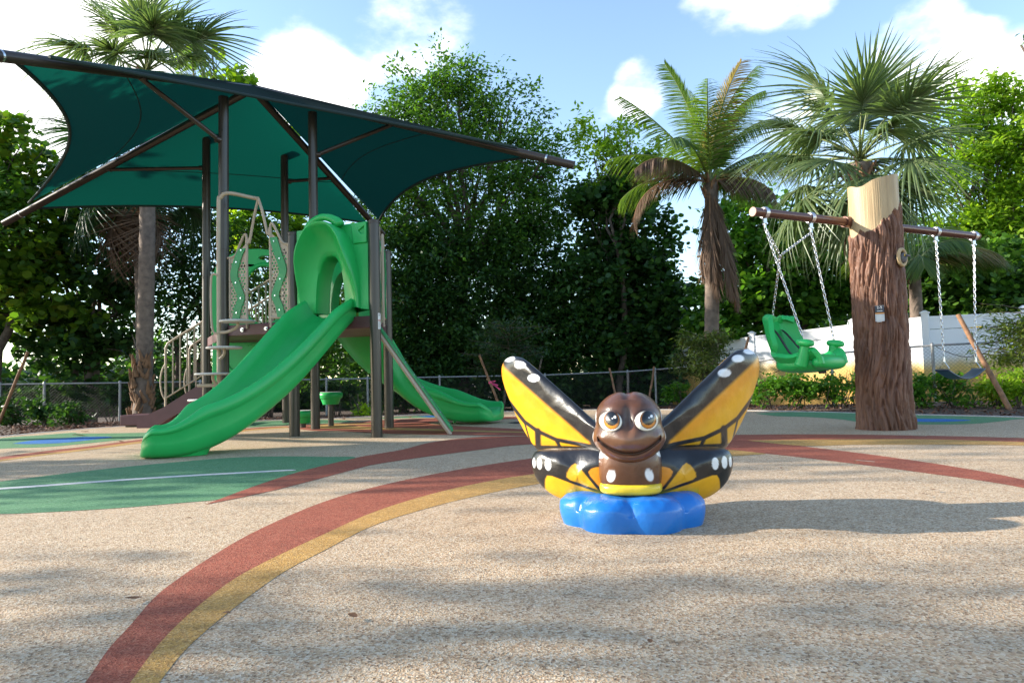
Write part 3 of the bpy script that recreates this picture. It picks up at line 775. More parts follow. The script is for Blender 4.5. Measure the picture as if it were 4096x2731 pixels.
# ring-opening panel at the back and play panel below the deck
ax_b = (pC - pB); ax_b.z = 0; ax_b.normalize()
oB = Vector((xat(850, 10.35), 10.35, 0)); axb = Vector((1, .08, 0)).normalized(); Wb = xat(1178, 10.3) - oB.x
Fb = lambda a, b, k: oB + axb * a + Z * b + Vector((-axb.y, axb.x, 0)) * k
ell = lambda cx, cz, rx, rz, n=40: [(cx + rx * math.cos(2 * math.pi * i / n), cz + rz * math.sin(2 * math.pi * i / n)) for i in range(n)]
topc = catmull([(.0, 2.25), (.10, 2.50), (.35, 2.66), (.62, 2.72), (.95, 2.68), (Wb, 2.55)], 6)
outl = [(0, DECK - .1)] + [tuple(p) for p in topc] + [(Wb, DECK - .1)]
cxx = xat(1058, 10.35) - oB.x
mb = MB(); mb.plate(outl, [ell(cxx, 2.0, .33, .46), ell(cxx + .02, 2.58, .11, .035, 16)], Fb, .07)
rp = mb.build('ring_panel', M['green_plastic'], PLAY, smooth=30, bevel=.01)
mb = MB(); mb.tube([Fb(a, b, -.04) for a, b in ell(cxx, 2.0, .345, .475)], .035, 10, closed=True); mb.build('ring_rim', M['green_plastic'], rp, smooth=180)
for q in range(6):
    mb = MB(); mb.tube([Fb(cxx + .41 * math.cos(q * 1.047 + .4), 2.0 + .53 * math.sin(q * 1.047 + .4), -.03), Fb(cxx + .41 * math.cos(q * 1.047 + .4), 2.0 + .53 * math.sin(q * 1.047 + .4), -.05)], .018, 8); mb.build('ring_bolt', M['steel_bolt'], rp)
oL = Vector((xat(852, 9.75), 9.75, 0)); WL = xat(1330, 9.75) - oL.x
Fl = lambda a, b, k: oL + Vector((a, 0, b + 0)) + Vector((0, k, 0))
mb = MB(); mb.plate([(0, .56), (WL * .62, .56), (WL * .62, DECK - .15), (0, DECK - .15)], [], Fl, .05)
lp = mb.build('play_panel', M['green_plastic'], PLAY, smooth=30, bevel=.01)
mb = MB()
pts = [Fl(.60 + .44 * math.cos(R(a)), 1.16 + .44 * math.sin(R(a)), -.03) for a in range(170, 372, 6)]
mb.tube(pts, .016, 8)
for k in range(4): mb.tube([Fl(.52, .90 + .1 * k, -.028), Fl(.95, .90 + .1 * k, -.028)], .014, 8)
mb.build('panel_relief', M['green_plastic'], lp, smooth=180)

# board climber leaning at the right side
def board():
    t0 = pt(1478, 1262, 8.1); t0.z = DECK - .02
    t0 = Vector((xat(1476, 8.05, DECK), 8.05, DECK - .01)); b0 = Vector((xat(1806, 8.02, 0), 8.02, 0.0))
    v = Vector((t0.x + b0.x, t0.y + b0.y, 0)).normalized()
    wv = (v * .62) + Vector((.030, 0, 0))
    up = (t0 - b0).normalized(); nn = up.cross(wv).normalized()
    if nn.x < 0: nn = -nn
    L_ = (t0 - b0).length
    Fq = lambda a, b, k: b0 + up * a + wv * b + nn * k
    hol = []
    for i in range(6):
        for j in range(2):
            a = .16 + i * .27 + (j * .1); b = .28 + .44 * j
            hol.append([(a - .07, b - .05), (a + .07, b - .05), (a + .07, b + .05), (a - .07, b + .05)])
    mb = MB(); mb.plate([(0.02, 0), (L_, 0), (L_, 1), (0.02, 1)], hol, lambda a, b, k: Fq(a, b, .03 + k), .022)
    o = mb.build('climbing_board', M['green_board'], PLAY, smooth=0)
    for b in (.02, .98):
        g = MB(); g.tube([Fq(0, b, -.012), Fq(L_ * .5, b, -.012), Fq(L_, b, -.012)], .026, 8); g.build('board_rail', M['beige'], o)
    for i in range(9):
        g = MB(); g.tube([Fq(.1 + i * .18, .06, .03), Fq(.1 + i * .18, .06, .048)], .011, 8); g.build('board_bolt', M['steel_bolt'], o)
board()

# stairs with handrails at the back left
def stairs():
    y0, y1 = 10.95, 11.75
    xl, xr = xat(655, 10.95, .3), xat(1120, 10.95, DECK)
    zl, zr = .29, DECK
    sl = (zr - zl) / (xr - xl)
    zt = lambda x: zl + (x - xl) * sl
    root = None
    for y in (y0, y1):
        mb = MB(); fr = lambda a, b, k: Vector((a, y + k, b))
        xe = xl - .42
        mb.plate([(xe, .0), (xe + .25, .0), (xr, zt(xr) - .30), (xr, zt(xr) + .05), (xl, zt(xl) + .03), (xe, zt(xe) + .10)], [], fr, .04)
        st = mb.build('stair_stringer', M['plum'], PLAY, smooth=0)
        mb = MB()
        xb = xl + .03
        top = lambda x: zt(x) + 1.02
        mb.tube([Vector(q) for q in catmull([Vector((xb, y, zt(xb) - .02)), Vector((xb, y, zt(xb) + .5)), Vector((xb, y, top(xb) - .10)), Vector((xb + .02, y, top(xb) - .02)), Vector((xb + .09, y, top(xb + .09))), Vector((xb + .6, y, top(xb + .6))), Vector((xr, y, top(xr)))], 5)], .019, 10)
        mb.tube([Vector((xb, y, zt(xb) + .16)), Vector((xr, y, zt(xr) + .16))], .013, 8)
        hr = mb.build('handrail', M['beige'], PLAY)
        mb = MB(); mb.tube([Vector(q) for q in catmull([Vector((xb, y, top(xb) - .30)), Vector((xb - .06, y, top(xb) - .42)), Vector((xb - .085, y, top(xb) - .60)), Vector((xb - .06, y, top(xb) - .78)), Vector((xb, y, top(xb) - .90))], 5)], .014, 8); mb.build('rail_loop', M['beige'], hr)
        x = xb + .115
        while x < xr - .05:
            mb = MB(); mb.tube([Vector((x, y, zt(x) + .16)), Vector((x, y, top(x)))], .013, 8); mb.build('baluster', M['beige'], hr); x += .115
    for i in range(6):
        z = .20 + i * .2; x = xl + (z - zl) / sl
        mb = MB(); mb.box((x + .08, (y0 + y1) / 2, z - .02), (.30, y1 - y0 - .05, .045)); mb.build('stair_tread', M['plum'], PLAY, smooth=0, bevel=.006)
    # low transfer step by the palm
    p = gnd(560, 1699)
    mb = MB(); mb.box((xat(620, 11.35), 11.6, .115), (1.10, .62, .17)); mb.build('transfer_step', M['plum'], PLAY, smooth=0, bevel=.01)
    mb = MB(); mb.box((xat(620, 11.35), 11.6, .02), (.98, .5, .05)); mb.build('step_base', M['rafter'], PLAY, smooth=0)
stairs()

# warning stickers
def sticker(p, r, z0, z1, az0, az1, mat, parent, name='warning_sticker', off=.0012):
    mb = MB(); G = []
    for i in range(9):
        a = az0 + (az1 - az0) * i / 8
        G.append([p + Vector(((r + off) * math.cos(a), (r + off) * math.sin(a), z)) for z in (z0, z1)])
    mb.grid(G); return mb.build(name, mat, parent, smooth=180)
vz = lambda py, p: pt(1500, py, p.y).z
s0 = sticker(pF, .0635, vz(1317, pF), vz(1254, pF), R(-50), R(-12), M['sticker_white'], poF)
sticker(pF, .0635, vz(1285, pF), vz(1281, pF), R(-50), R(-12), M['sticker_red'], s0, 'sticker_band', .0022)
for k in range(9):
    y_ = 1258 + k * 2.6 if k < 3 else 1288 + (k - 3) * 4.4
    sticker(pF, .0635, vz(y_ + 1.2, pF), vz(y_, pF), R(-44), R(-18 - (k % 3) * 5), M['dark_print'], s0, 'sticker_text', .0022)

# drum stools beneath the deck
def stool(px, Y, h, label):
    p = Vector((xat(px, Y), Y, 0))
    t = thing('stool', label, 'stool', p, 'green bowl-shaped stools under the play deck')
    mb = MB(); mb.lathe([(.042, 0), (.042, h - .17)], p, 20); mb.build('pedestal', M['post'], t)
    mb = MB(); mb.lathe([(.10, h - .18), (.115, h - .178), (.145, h - .095), (.15, h - .092), (.165, h - .088), (.18, h - .05), (.178, h - .025), (.168, h - .008), (.155, h), (.0005, h)], p, 36, capt=False)
    mb.build('bowl_seat', M['green_plastic'], t, smooth=35)
    mb = MB(); mb.lathe([(.155, h + .001), (.15, h + .006), (.01, h + .006)], p, 36); mb.build('seat_plate', M['disc'], t)
stool(1324, 10.2, .50, 'taller green bowl-shaped stool on a bronze pedestal beneath the play deck')
stool(1212, 10.0, .245, 'low green bowl-shaped stool half hidden behind a bronze deck post')
# ------------------------------------------------------------------ butterfly climber
BX, BY = xat(2528, 2.93), 2.93
BF = thing('butterfly_climber', 'yellow and black butterfly climbing sculpture with brown smiling head on a blue petal base', 'sculpture', (BX, BY, 0))
BO = np.array([BX, BY, 0.0])
_h = math.hypot(BX, BY); BROT = np.array([[BY / _h, -BX / _h, 0], [BX / _h, BY / _h, 0], [0, 0, 1]])   # it looks at the camera
def bbuild(name, V, quads, mat, col=None, parent=BF, smooth=180):
    V = np.asarray(V) @ BROT + BO
    o = np_mesh(name, V, np.asarray(quads).ravel(), 4, mat, parent, smooth, col)
    return o
def gridquads(nu, nv, cu=False, cv=False, flip=False):
    q = []
    for i in range(nu if cu else nu - 1):
        for j in range(nv if cv else nv - 1):
            a = (i * nv + j, ((i + 1) % nu) * nv + j, ((i + 1) % nu) * nv + (j + 1) % nv, i * nv + (j + 1) % nv)
            q.append(a[::-1] if flip else a)
    return np.array(q)
def vnoise(V, sc, amp, seed=0.0):
    return np.array([noise.noise(Vector((p[0] * sc + seed, p[1] * sc, p[2] * sc))) for p in V]) * amp
# petal base: six lobes
def petal_base():
    na, nt_ = 300, 48; V = []; RAD = []
    cir = [(math.radians(d), .165, .130) for d in (-118, -62)] + [(math.radians(d), .175, .132) for d in (-4, 184)] + [(math.radians(d), .165, .130) for d in (60, 120)]
    for i in range(na):
        a = 2 * math.pi * i / na; rs = []
        for (ca, cd, cr_) in cir:
            q = a - ca; disc = cr_ ** 2 - (cd * math.sin(q)) ** 2
            if math.cos(q) > 0 and disc > 0: rs.append(cd * math.cos(q) + math.sqrt(disc))
        p_ = 14; r_ = (sum(x ** p_ for x in rs) ** (1 / p_)) if rs else .2
        RAD.append((max(.19, r_) * .985, min(1, max(0, (r_ - .22) / .08))))
    xs = [(cd * math.cos(ca), cd * math.sin(ca), cr_) for ca, cd, cr_ in cir]
    for j in range(nt_):
        t = j / (nt_ - 1)
        for i in range(na):
            a = 2 * math.pi * i / na; rad, lob = RAD[i]
            if t < .30: rr_, zz = rad * (.955 + .045 * math.sin(t / .30 * math.pi / 2)), .060 * t / .30; V.append((rr_ * math.cos(a), rr_ * math.sin(a) * .95, zz)); continue
            s = (t - .30) / .70; rr_ = rad * math.cos(s * math.pi / 2) ** .8
            x, y = rr_ * math.cos(a), rr_ * math.sin(a); h = [.060 + .088 * max(0, 1 - (math.hypot(x, y) / .19) ** 2.6)]
            for (cx, cy, cr_) in xs:
                q = min(1, math.hypot(x - cx, y - cy) / (cr_ * 1.0)); h.append(.060 + .076 * (1 - q ** 2.7) ** (1 / 2.2))
            z = (sum(v ** 18 for v in h) / 1.3) ** (1 / 18)
            side = .060 + .076 * math.sin(min(1, s * 3.2) * math.pi / 2)
            V.append((x, y * .95, max(.060 + .002 * s, min(z, side) if s < .32 else z)))
    V = np.array(V)
    n_ = vnoise(V, 14, .006) + vnoise(V, 40, .0018, 5)
    V[:, 2] += n_ * sstep(.01, .05, V[:, 2]); V[:, :2] *= (1 + n_[:, None] * 1.5)
    bbuild('petal_base', V, gridquads(nt_, na, cv=True), M['blue_paint'])
petal_base()
def ellipsoid_shape(c, rad, nu=70, nv=110, ex=2.0):
    V = []
    for i in range(nu):
        ph = -math.pi / 2 + math.pi * i / (nu - 1)
        for j in range(nv):
            th = 2 * math.pi * j / nv
            cp, sp, ct, st = math.cos(ph), math.sin(ph), math.cos(th), math.sin(th)
            e = 2 / ex
            f = lambda x: math.copysign(abs(x) ** e, x)
            V.append((c[0] + rad[0] * f(cp) * f(ct), c[1] + rad[1] * f(cp) * f(st), c[2] + rad[2] * f(sp)))
    return np.array(V), gridquads(nu, nv, cv=True)
# yellow collar
V, Q = ellipsoid_shape((0.0, -.055, .158), (.128, .12, .030), 24, 90, 3.2)
V += 0
bbuild('collar', V, Q, M['paint'], np.tile((.78, .56, .03), (len(V), 1)))
# torso and long body behind the head
BR_ = np.array((.105, .042, .020))
def dots(rgb, V, lst, soft=.0025):
    for (x, z, rx, rz, an) in lst:
        c, s = math.cos(an), math.sin(an)
        dx, dz = V[:, 0] - x, V[:, 2] - z
        q = np.sqrt(((dx * c + dz * s) / rx) ** 2 + ((-dx * s + dz * c) / rz) ** 2)
        k = 1 - sstep(1 - soft / min(rx, rz), 1 + soft / min(rx, rz), q)
        k = k * (V[:, 1] < .02)
        rgb[:] = rgb * (1 - k[:, None]) + np.array((.78, .79, .80)) * k[:, None]
    return rgb
V, Q = ellipsoid_shape((0, -.045, .235), (.130, .125, .125), 130, 240, 2.8)
rgb = np.tile(BR_, (len(V), 1)) * (1 + vnoise(V, 9, .5)[:, None])
dots(rgb, V, [(-.077, .213, .017, .025, -.3), (.075, .217, .016, .026, .3), (-.11, .30, .012, .026, -.7), (.118, .30, .010, .022, .6)])
bbuild('torso', V, Q, M['paint'], rgb)
V, Q = ellipsoid_shape((0, .20, .24), (.11, .26, .115), 40, 60, 2.2)
bbuild('abdomen', V, Q, M['paint'], np.tile(BR_ * .7, (len(V), 1)))
# head
def head():
    hc = np.array((0.0, -.10, .405)); nu, nv = 150, 240
    V, Q = ellipsoid_shape((0, 0, 0), (1, 1, 1), nu, nv, 2.25)
    x, y, z = V[:, 0].copy(), V[:, 1].copy(), V[:, 2].copy()
    W = .142 + .012 * np.exp(-((z + .30) / .40) ** 2) - .012 * np.exp(-((z - .05) / .25) ** 2)
    X = x * W; Yv = y * .135; Zv = z * .147
    fr = np.clip(-y, 0, 1) ** 1.0
    def G(cx, cz, sx, sz): return np.exp(-((X - cx) / sx) ** 2 - ((Zv - cz) / sz) ** 2) * (fr > .0)
    Yv -= .046 * G(0, -.045, .085, .045) * fr                 # muzzle
    Yv -= .020 * (G(-.125, -.045, .03, .035) + G(.125, -.045, .03, .035)) * fr   # cheeks
    Yv -= .018 * (G(-.07, .035, .05, .045) + G(.07, .035, .05, .045)) * fr       # eye mounds
    Yv += .014 * G(0, .035, .016, .05) * fr                   # between the eyes
    Yv -= .014 * (G(-.06, .095, .05, .02) + G(.06, .095, .05, .02)) * fr         # brows
    Zv -= .010 * np.exp(-(X / .02) ** 2) * (z > .8)           # crown notch
    mz = -.098 + .055 * (np.abs(X) / .12) ** 2.0              # mouth line
    inm = (np.abs(X) < .125) & (fr > .2)
    d = (Zv - mz)
    Yv += .018 * np.exp(-(d / .009) ** 2) * inm
    Yv -= .016 * np.exp(-((d + .030) / .022) ** 2) * inm * np.exp(-(X / .09) ** 2)   # lower lip
    P = np.stack([X, Yv, Zv], 1)
    nn = vnoise(P, 16, .004, 3.0); P *= (1 + nn[:, None] * 2)
    rgb = np.tile(BR_ * 1.12, (len(P), 1)) * (1 + vnoise(P, 7, .35, 8)[:, None])
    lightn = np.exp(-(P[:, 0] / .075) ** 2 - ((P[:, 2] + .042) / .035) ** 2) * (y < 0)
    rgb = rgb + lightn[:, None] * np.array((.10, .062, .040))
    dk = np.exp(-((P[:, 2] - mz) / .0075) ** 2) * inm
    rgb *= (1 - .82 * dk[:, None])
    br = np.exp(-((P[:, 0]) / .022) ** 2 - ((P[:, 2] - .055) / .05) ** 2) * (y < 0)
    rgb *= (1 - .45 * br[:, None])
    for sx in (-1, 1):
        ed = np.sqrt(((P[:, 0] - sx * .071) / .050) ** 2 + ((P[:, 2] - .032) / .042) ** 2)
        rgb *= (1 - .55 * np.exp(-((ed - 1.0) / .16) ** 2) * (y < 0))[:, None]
    P2 = P + hc
    dots(rgb, P2, [])
    for (sx, zz) in ((-1, .45), (-1, .365), (1, .45), (1, .365)):
        q = np.sqrt(((P2[:, 1] + .118) / .022) ** 2 + ((P2[:, 2] - zz) / .024) ** 2)
        k = (1 - sstep(.85, 1.1, q)) * (P2[:, 0] * sx > .08)
        rgb = rgb * (1 - k[:, None]) + np.array((.78, .79, .80)) * k[:, None]
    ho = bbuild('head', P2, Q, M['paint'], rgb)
    # eyes: low domes that follow the face
    sel = P2[(y < -.25)]
    for sx, gaze in ((-1, .004), (1, .004)):
        ec = np.array((sx * .071, .437)); ex_, ez_ = .047, .039
        n1, n2 = 30, 64; VV = []; CC = []
        for i in range(n1 + 1):
            rr = i / n1
            for j in range(n2):
                a = 2 * math.pi * j / n2
                px_, pz_ = ec[0] + ex_ * rr * math.cos(a), ec[1] + ez_ * rr * math.sin(a) * (1.0 if math.sin(a) > 0 else .98)
                dd = (sel[:, 0] - px_) ** 2 + (sel[:, 2] - pz_) ** 2
                ix = np.argpartition(dd, 6)[:6]; w = 1 / (dd[ix] + 1e-8); yy = float((sel[ix, 1] * w).sum() / w.sum())
                VV.append((px_, yy - .0025 - .0075 * math.sqrt(max(0, 1 - rr ** 2.2)), pz_))
                ix_, iz_ = px_ - (ec[0] + .006 * 1), pz_ - (ec[1] + .005)
                c = np.array((.80, .76, .66))
                ri = math.hypot(ix_ / .033, iz_ / .035); rp_ = math.hypot(ix_ / .0255, (iz_ - .006) / .0265)
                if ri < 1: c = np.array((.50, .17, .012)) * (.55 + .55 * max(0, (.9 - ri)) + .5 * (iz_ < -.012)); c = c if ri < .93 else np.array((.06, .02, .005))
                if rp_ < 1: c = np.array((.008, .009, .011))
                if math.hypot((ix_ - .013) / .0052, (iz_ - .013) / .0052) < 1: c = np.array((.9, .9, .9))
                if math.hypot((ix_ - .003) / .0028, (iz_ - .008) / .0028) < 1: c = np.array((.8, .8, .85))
                if rr > .95: c = c * .55
                CC.append(c)
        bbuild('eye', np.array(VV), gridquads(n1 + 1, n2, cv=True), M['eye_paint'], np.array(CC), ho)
head()
# wings: thick cushions; the leading edge comes forward, the trailing edge runs back
def seg_d(px_, pz_, a, b):
    ax, az = a; bx, bz = b
    t = np.clip(((px_ - ax) * (bx - ax) + (pz_ - az) * (bz - az)) / ((bx - ax) ** 2 + (bz - az) ** 2), 0, 1)
    return np.hypot(px_ - (ax + t * (bx - ax)), pz_ - (az + t * (bz - az)))
def pl_d(x, z, pts):
    d = np.full(len(x), 9.0)
    for a, b in zip(pts[:-1], pts[1:]): d = np.minimum(d, seg_d(x, z, a, b))
    return d
BLK = np.array((.010, .010, .012)); YEL = np.array((.80, .40, .012)); ORG_ = np.array((.72, .24, .010))
def paint_upper(x, z):
    x = np.abs(x)
    le = ((.14, .41), (.50, .716))
    d = seg_d(x, z, *le)
    sgn = (x - .14) * (.716 - .41) - (z - .41) * (.50 - .14)   # >0 below the edge
    rgb = np.tile(YEL, (len(x), 1))
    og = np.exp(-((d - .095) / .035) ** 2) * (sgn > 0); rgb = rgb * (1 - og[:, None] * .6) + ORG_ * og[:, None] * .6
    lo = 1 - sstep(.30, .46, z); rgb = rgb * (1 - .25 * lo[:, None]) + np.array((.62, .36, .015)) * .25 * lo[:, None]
    k = (1 - sstep(.066, .084, d)) * ((sgn > -.004) | (d < .02)); rgb = rgb * (1 - k[:, None]) + BLK * k[:, None]
    for pts, w in (([(.60, .56), (.545, .51), (.47, .42), (.405, .378), (.318, .342), (.157, .318)], .0085), ([(.405, .378), (.408, .27)], .014), ([(.318, .342), (.295, .29)], .008), ([(.47, .42), (.44, .30)], .004),
                   ([(.44, .30), (.13, .305)], .012), ([(.14, .43), (.13, .28)], .03)):
        q = pl_d(x, z, pts); k = 1 - sstep(w * .8, w * 1.35, q); rgb = rgb * (1 - k[:, None]) + BLK * 1.6 * k[:, None]
    for (cx, cz, rx, rz) in ((.478, .678, .027, .0165), (.415, .617, .029, .0175), (.535, .709, .03, .013)):
        q = np.hypot((x - cx) / rx, (z - cz) / rz); k = 1 - sstep(.93, 1.07, q); rgb = rgb * (1 - k[:, None]) + np.array((.76, .78, .82)) * k[:, None]
    return rgb
def paint_lower(x, z):
    x = np.abs(x)
    rgb = np.tile(BLK, (len(x), 1))
    dx, dz = x - .115, z - .130; an = np.degrees(np.arctan2(dz, dx)); rd = np.hypot(dx, dz)
    for (a0, a1, rm, col) in ((50, 100, .118, ORG_ * .8 + YEL * .15), (17, 50, .178, YEL * .85), (-75, 17, .262, YEL), (-75, -2, .40, YEL)):
        mid = (a0 + a1) / 2; half = (a1 - a0) / 2
        ed = rd * np.sin(np.radians(np.clip(half - np.abs(an - mid), -60, 60)))          # distance inside the wedge
        e2 = rm - rd if rm < .3 else rd - .278
        cornr = np.minimum(ed, e2) - np.where((ed < .03) & (e2 < .03), ((.03 - np.clip(ed, 0, .03)) * (.03 - np.clip(e2, 0, .03))) / .06, 0)
        k = sstep(.004, .009, cornr)
        rgb = rgb * (1 - k[:, None]) + col * k[:, None]
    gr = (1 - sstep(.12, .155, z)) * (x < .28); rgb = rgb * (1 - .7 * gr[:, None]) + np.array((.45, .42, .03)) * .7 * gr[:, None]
    for (cx, cz, rx, rz) in ((.392, .243, .0125, .026), (.352, .240, .0145, .026), (.418, .243, .007, .022)):
        q = np.hypot((x - cx) / rx, (z - cz) / rz); k = 1 - sstep(.9, 1.08, q); rgb = rgb * (1 - k[:, None]) + np.array((.78, .79, .80)) * k[:, None]
    return rgb
def wing(name, outline, cen, T, D, yfun, paint, side, nr=62, na=230):
    ol = np.array(catmull(outline, 16, closed=True))
    seg = np.r_[0, np.cumsum(np.hypot(*np.diff(np.vstack([ol, ol[:1]]), axis=0).T))]
    s = np.linspace(0, seg[-1], na, endpoint=False)
    cl_ = np.vstack([ol, ol[:1]])
    bx = np.interp(s, seg, cl_[:, 0]); bz = np.interp(s, seg, cl_[:, 1])
    V = []
    for sgn in (-1, 1):
        rows = []
        for i in range(nr + 1):
            r = (i / nr); r = 1 - (1 - r) ** 1.6 if sgn < 0 else 1 - (1 - r) ** 1.6
            x = cen[0] + (bx - cen[0]) * r; z = cen[1] + (bz - cen[1]) * r
            dist = np.hypot(bx - x, bz - z)
            q = np.clip(dist / D, 0, 1)
            th = T * np.sqrt(np.clip(1 - (1 - q) ** 2, 0, 1)) + .012 * (1 - r)
            y = yfun(x, z) + sgn * th
            rows.append(np.stack([x, y, z], 1))
        V.append(np.concatenate(rows))
    A, B = V
    P = np.concatenate([A, B]); nA = len(A)
    n_ = vnoise(P, 18, .0035, side * 3.1); P[:, 1] += n_
    rgb = paint(P[:, 0], P[:, 2])
    kk = 1 + .5 * np.clip(P[:, 1], 0, 1) / BY
    P[:, 0] *= side * kk; P[:, 2] = CAM_H + (P[:, 2] - CAM_H) * kk
    q1 = gridquads(nr + 1, na, cv=True); q2 = gridquads(nr + 1, na, cv=True, flip=True) + nA
    Q = np.concatenate([q1, q2])
    if side < 0: Q = Q[:, ::-1]
    o = bbuild(name, P, Q, M['paint'], rgb)
    me = o.data; bm = bmesh.new(); bm.from_mesh(me); bmesh.ops.remove_doubles(bm, verts=bm.verts, dist=.0004); bmesh.ops.recalc_face_normals(bm, faces=bm.faces); bm.to_mesh(me); bm.free()
    return o
up_ol = [(.06, .36), (.14, .425), (.30, .568), (.43, .683), (.485, .716), (.535, .716), (.570, .688), (.577, .63), (.555, .55), (.505, .43), (.435, .315), (.38, .285), (.20, .285), (.07, .29)]
lo_ol = [(.05, .30), (.25, .31), (.39, .30), (.428, .265), (.428, .215), (.40, .155), (.34, .105), (.275, .085), (.20, .095), (.06, .12)]
def y_up(x, z):
    d = ((x - .14) * (.716 - .41) - (z - .41) * (.50 - .14)) / math.hypot(.36, .325)
    return -.03 + .30 * np.clip(d, -.02, 1) + .85 * np.clip(x - .12, 0, 1)
def y_lo(x, z): return -.02 + .45 * np.clip(x - .1, 0, 1) + .05 * (.30 - z)
for side in (-1, 1):
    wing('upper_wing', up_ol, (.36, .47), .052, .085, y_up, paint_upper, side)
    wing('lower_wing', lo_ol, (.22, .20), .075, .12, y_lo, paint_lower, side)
# ------------------------------------------------------------------ tree-trunk swing
TX, TY = xat(3545, 7.2), 7.2
SW = thing('swing_frame', 'brown sculpted tree trunk post carrying a long brown swing beam', 'swing frame', (TX, TY, 0))
def trunk():
    na, nz_ = 300, 330; H = 2.63
    V = np.zeros((nz_, na, 3)); bark = np.zeros((nz_, na))
    for i in range(nz_):
        for j in range(na):
            a = 2 * math.pi * j / na; t = i / (nz_ - 1)
            top = H + .055 * math.cos(a - .25) - .045 * math.exp(-((a - 3.75) / .35) ** 2)
            z = t * top
            r = .243 + .028 * math.exp(-z / .35) + .012 * math.sin(2 * a + .7)
            ca, sa = math.cos(a), math.sin(a)
            zb = 2.16 + .16 * math.sin(a - .2) + .12 * math.sin(2 * a + 1.9) + .05 * noise.noise(Vector((ca * 4, sa * 4, 2)))
            zb = 2.20 + .17 * math.cos(a - .1) + .07 * noise.noise(Vector((ca * 3, sa * 3, 5))) + .03 * noise.noise(Vector((ca * 11, sa * 11, 5)))
            k = float(sstep(zb + .012, zb - .012, z)) if False else (1.0 if z < zb else 0.0)
            sm = min(1, max(0, (zb - z) / .02))
            w = a + .22 * math.sin(z * 2.1 + 1.0) + .10 * math.sin(z * 5.3)
            p = Vector((math.cos(w) * 6.0, math.sin(w) * 6.0, z * 2.2))
            n1 = noise.noise(p * 1.0); n2 = noise.noise(p * 2.1 + Vector((3, 1, 4))); n3 = noise.noise(Vector((ca * 22, sa * 22, z * 7)))
            ridge = (1 - abs(n1) * 2.4) * .5 + (1 - abs(n2) * 2.4) * .5
            r += sm * (.022 - .055 * max(0, ridge) ** 1.5 + .006 * n3 + .004 * noise.noise(Vector((ca * 40, sa * 40, z * 26)))) + (1 - sm) * (.0025 * noise.noise(Vector((ca * 30, sa * 30, z * 2.5))))
            V[i, j] = (TX + r * ca, TY + r * sa, z); bark[i, j] = k
    Q = gridquads(nz_, na, cv=True)
    kf = bark.reshape(-1)[Q].mean(axis=1) > .5
    Vf = V.reshape(-1, 3)
    for nm, sel, mat in (('bark', kf, M['swing_bark']), ('bare_top', ~kf, M['swing_bare'])):
        q = Q[sel]; u, inv = np.unique(q, return_inverse=True)
        o = np_mesh(nm, Vf[u], inv.ravel(), 4, mat, SW, 180)
    # hollow cut top
    rim = V[-1]; c = rim.mean(axis=0); mb = MB()
    G = [[Vector(p) for p in rim], [Vector(c + (p - c) * .93 + np.array((0, 0, -.004))) for p in rim], [Vector(c + (p - c) * .82 + np.array((0, 0, -.035))) for p in rim], [Vector(c + (p - c) * .1 + np.array((0, 0, -.05))) for p in rim]]
    mb.grid(G, cv=True); mb.f.append(tuple(range(3 * na, 4 * na))); mb.mi.append(0); mb.build('cut_top', M['swing_bare'], SW, smooth=180)
def bark_mat(name, cols, sc, st):
    mt, N, L, b = newmat(name)
    f = mk_noise(N, L, sc, 6, .6, stretch=st); g = mk_noise(N, L, 60, 4)
    c = ramp(N, L, f, cols); L.new(c, b.inputs['Base Color']); b.inputs['Roughness'].default_value = .55; b.inputs['Specular IOR Level'].default_value = .35
    bump(N, L, b, g, .35, .006); return mt
M['swing_bark'] = bark_mat('sculpted_bark', [(.30, (.10, .046, .028)), (.5, (.165, .078, .048)), (.72, (.24, .12, .075))], 9, (1, 1, .25))
M['swing_bare'] = bark_mat('sculpted_bare_wood', [(.30, (.33, .235, .125)), (.5, (.43, .315, .175)), (.7, (.50, .38, .23))], 14, (1, 1, .12))
trunk()
ZB = 2.20
bL = gnd(3006, 845, ZB) if False else None
def beam_pt(px, py):
    d = _f + _r * ((px - 2048) / FPX) + _u * ((1365.5 - py) / FPX); t = (ZB - CAM_H) / d.z
    return Vector((d.x * t, d.y * t, ZB))
bL, bR = beam_pt(3012, 847), beam_pt(3908, 946)
mb = MB(); mb.tube([bL, bR], .0445, 24); beam = mb.build('beam', M['beam'], SW)
bd = (bR - bL).normalized()
mb = MB(); mb.tube([bL - bd * .006, bL + bd * .002], .0455, 24); mb.build('beam_cap', M['beamcap'], beam)
mb = MB(); mb.tube([bR + bd * .006, bR - bd * .002], .0455, 24); mb.build('beam_cap', M['beamcap'], beam)
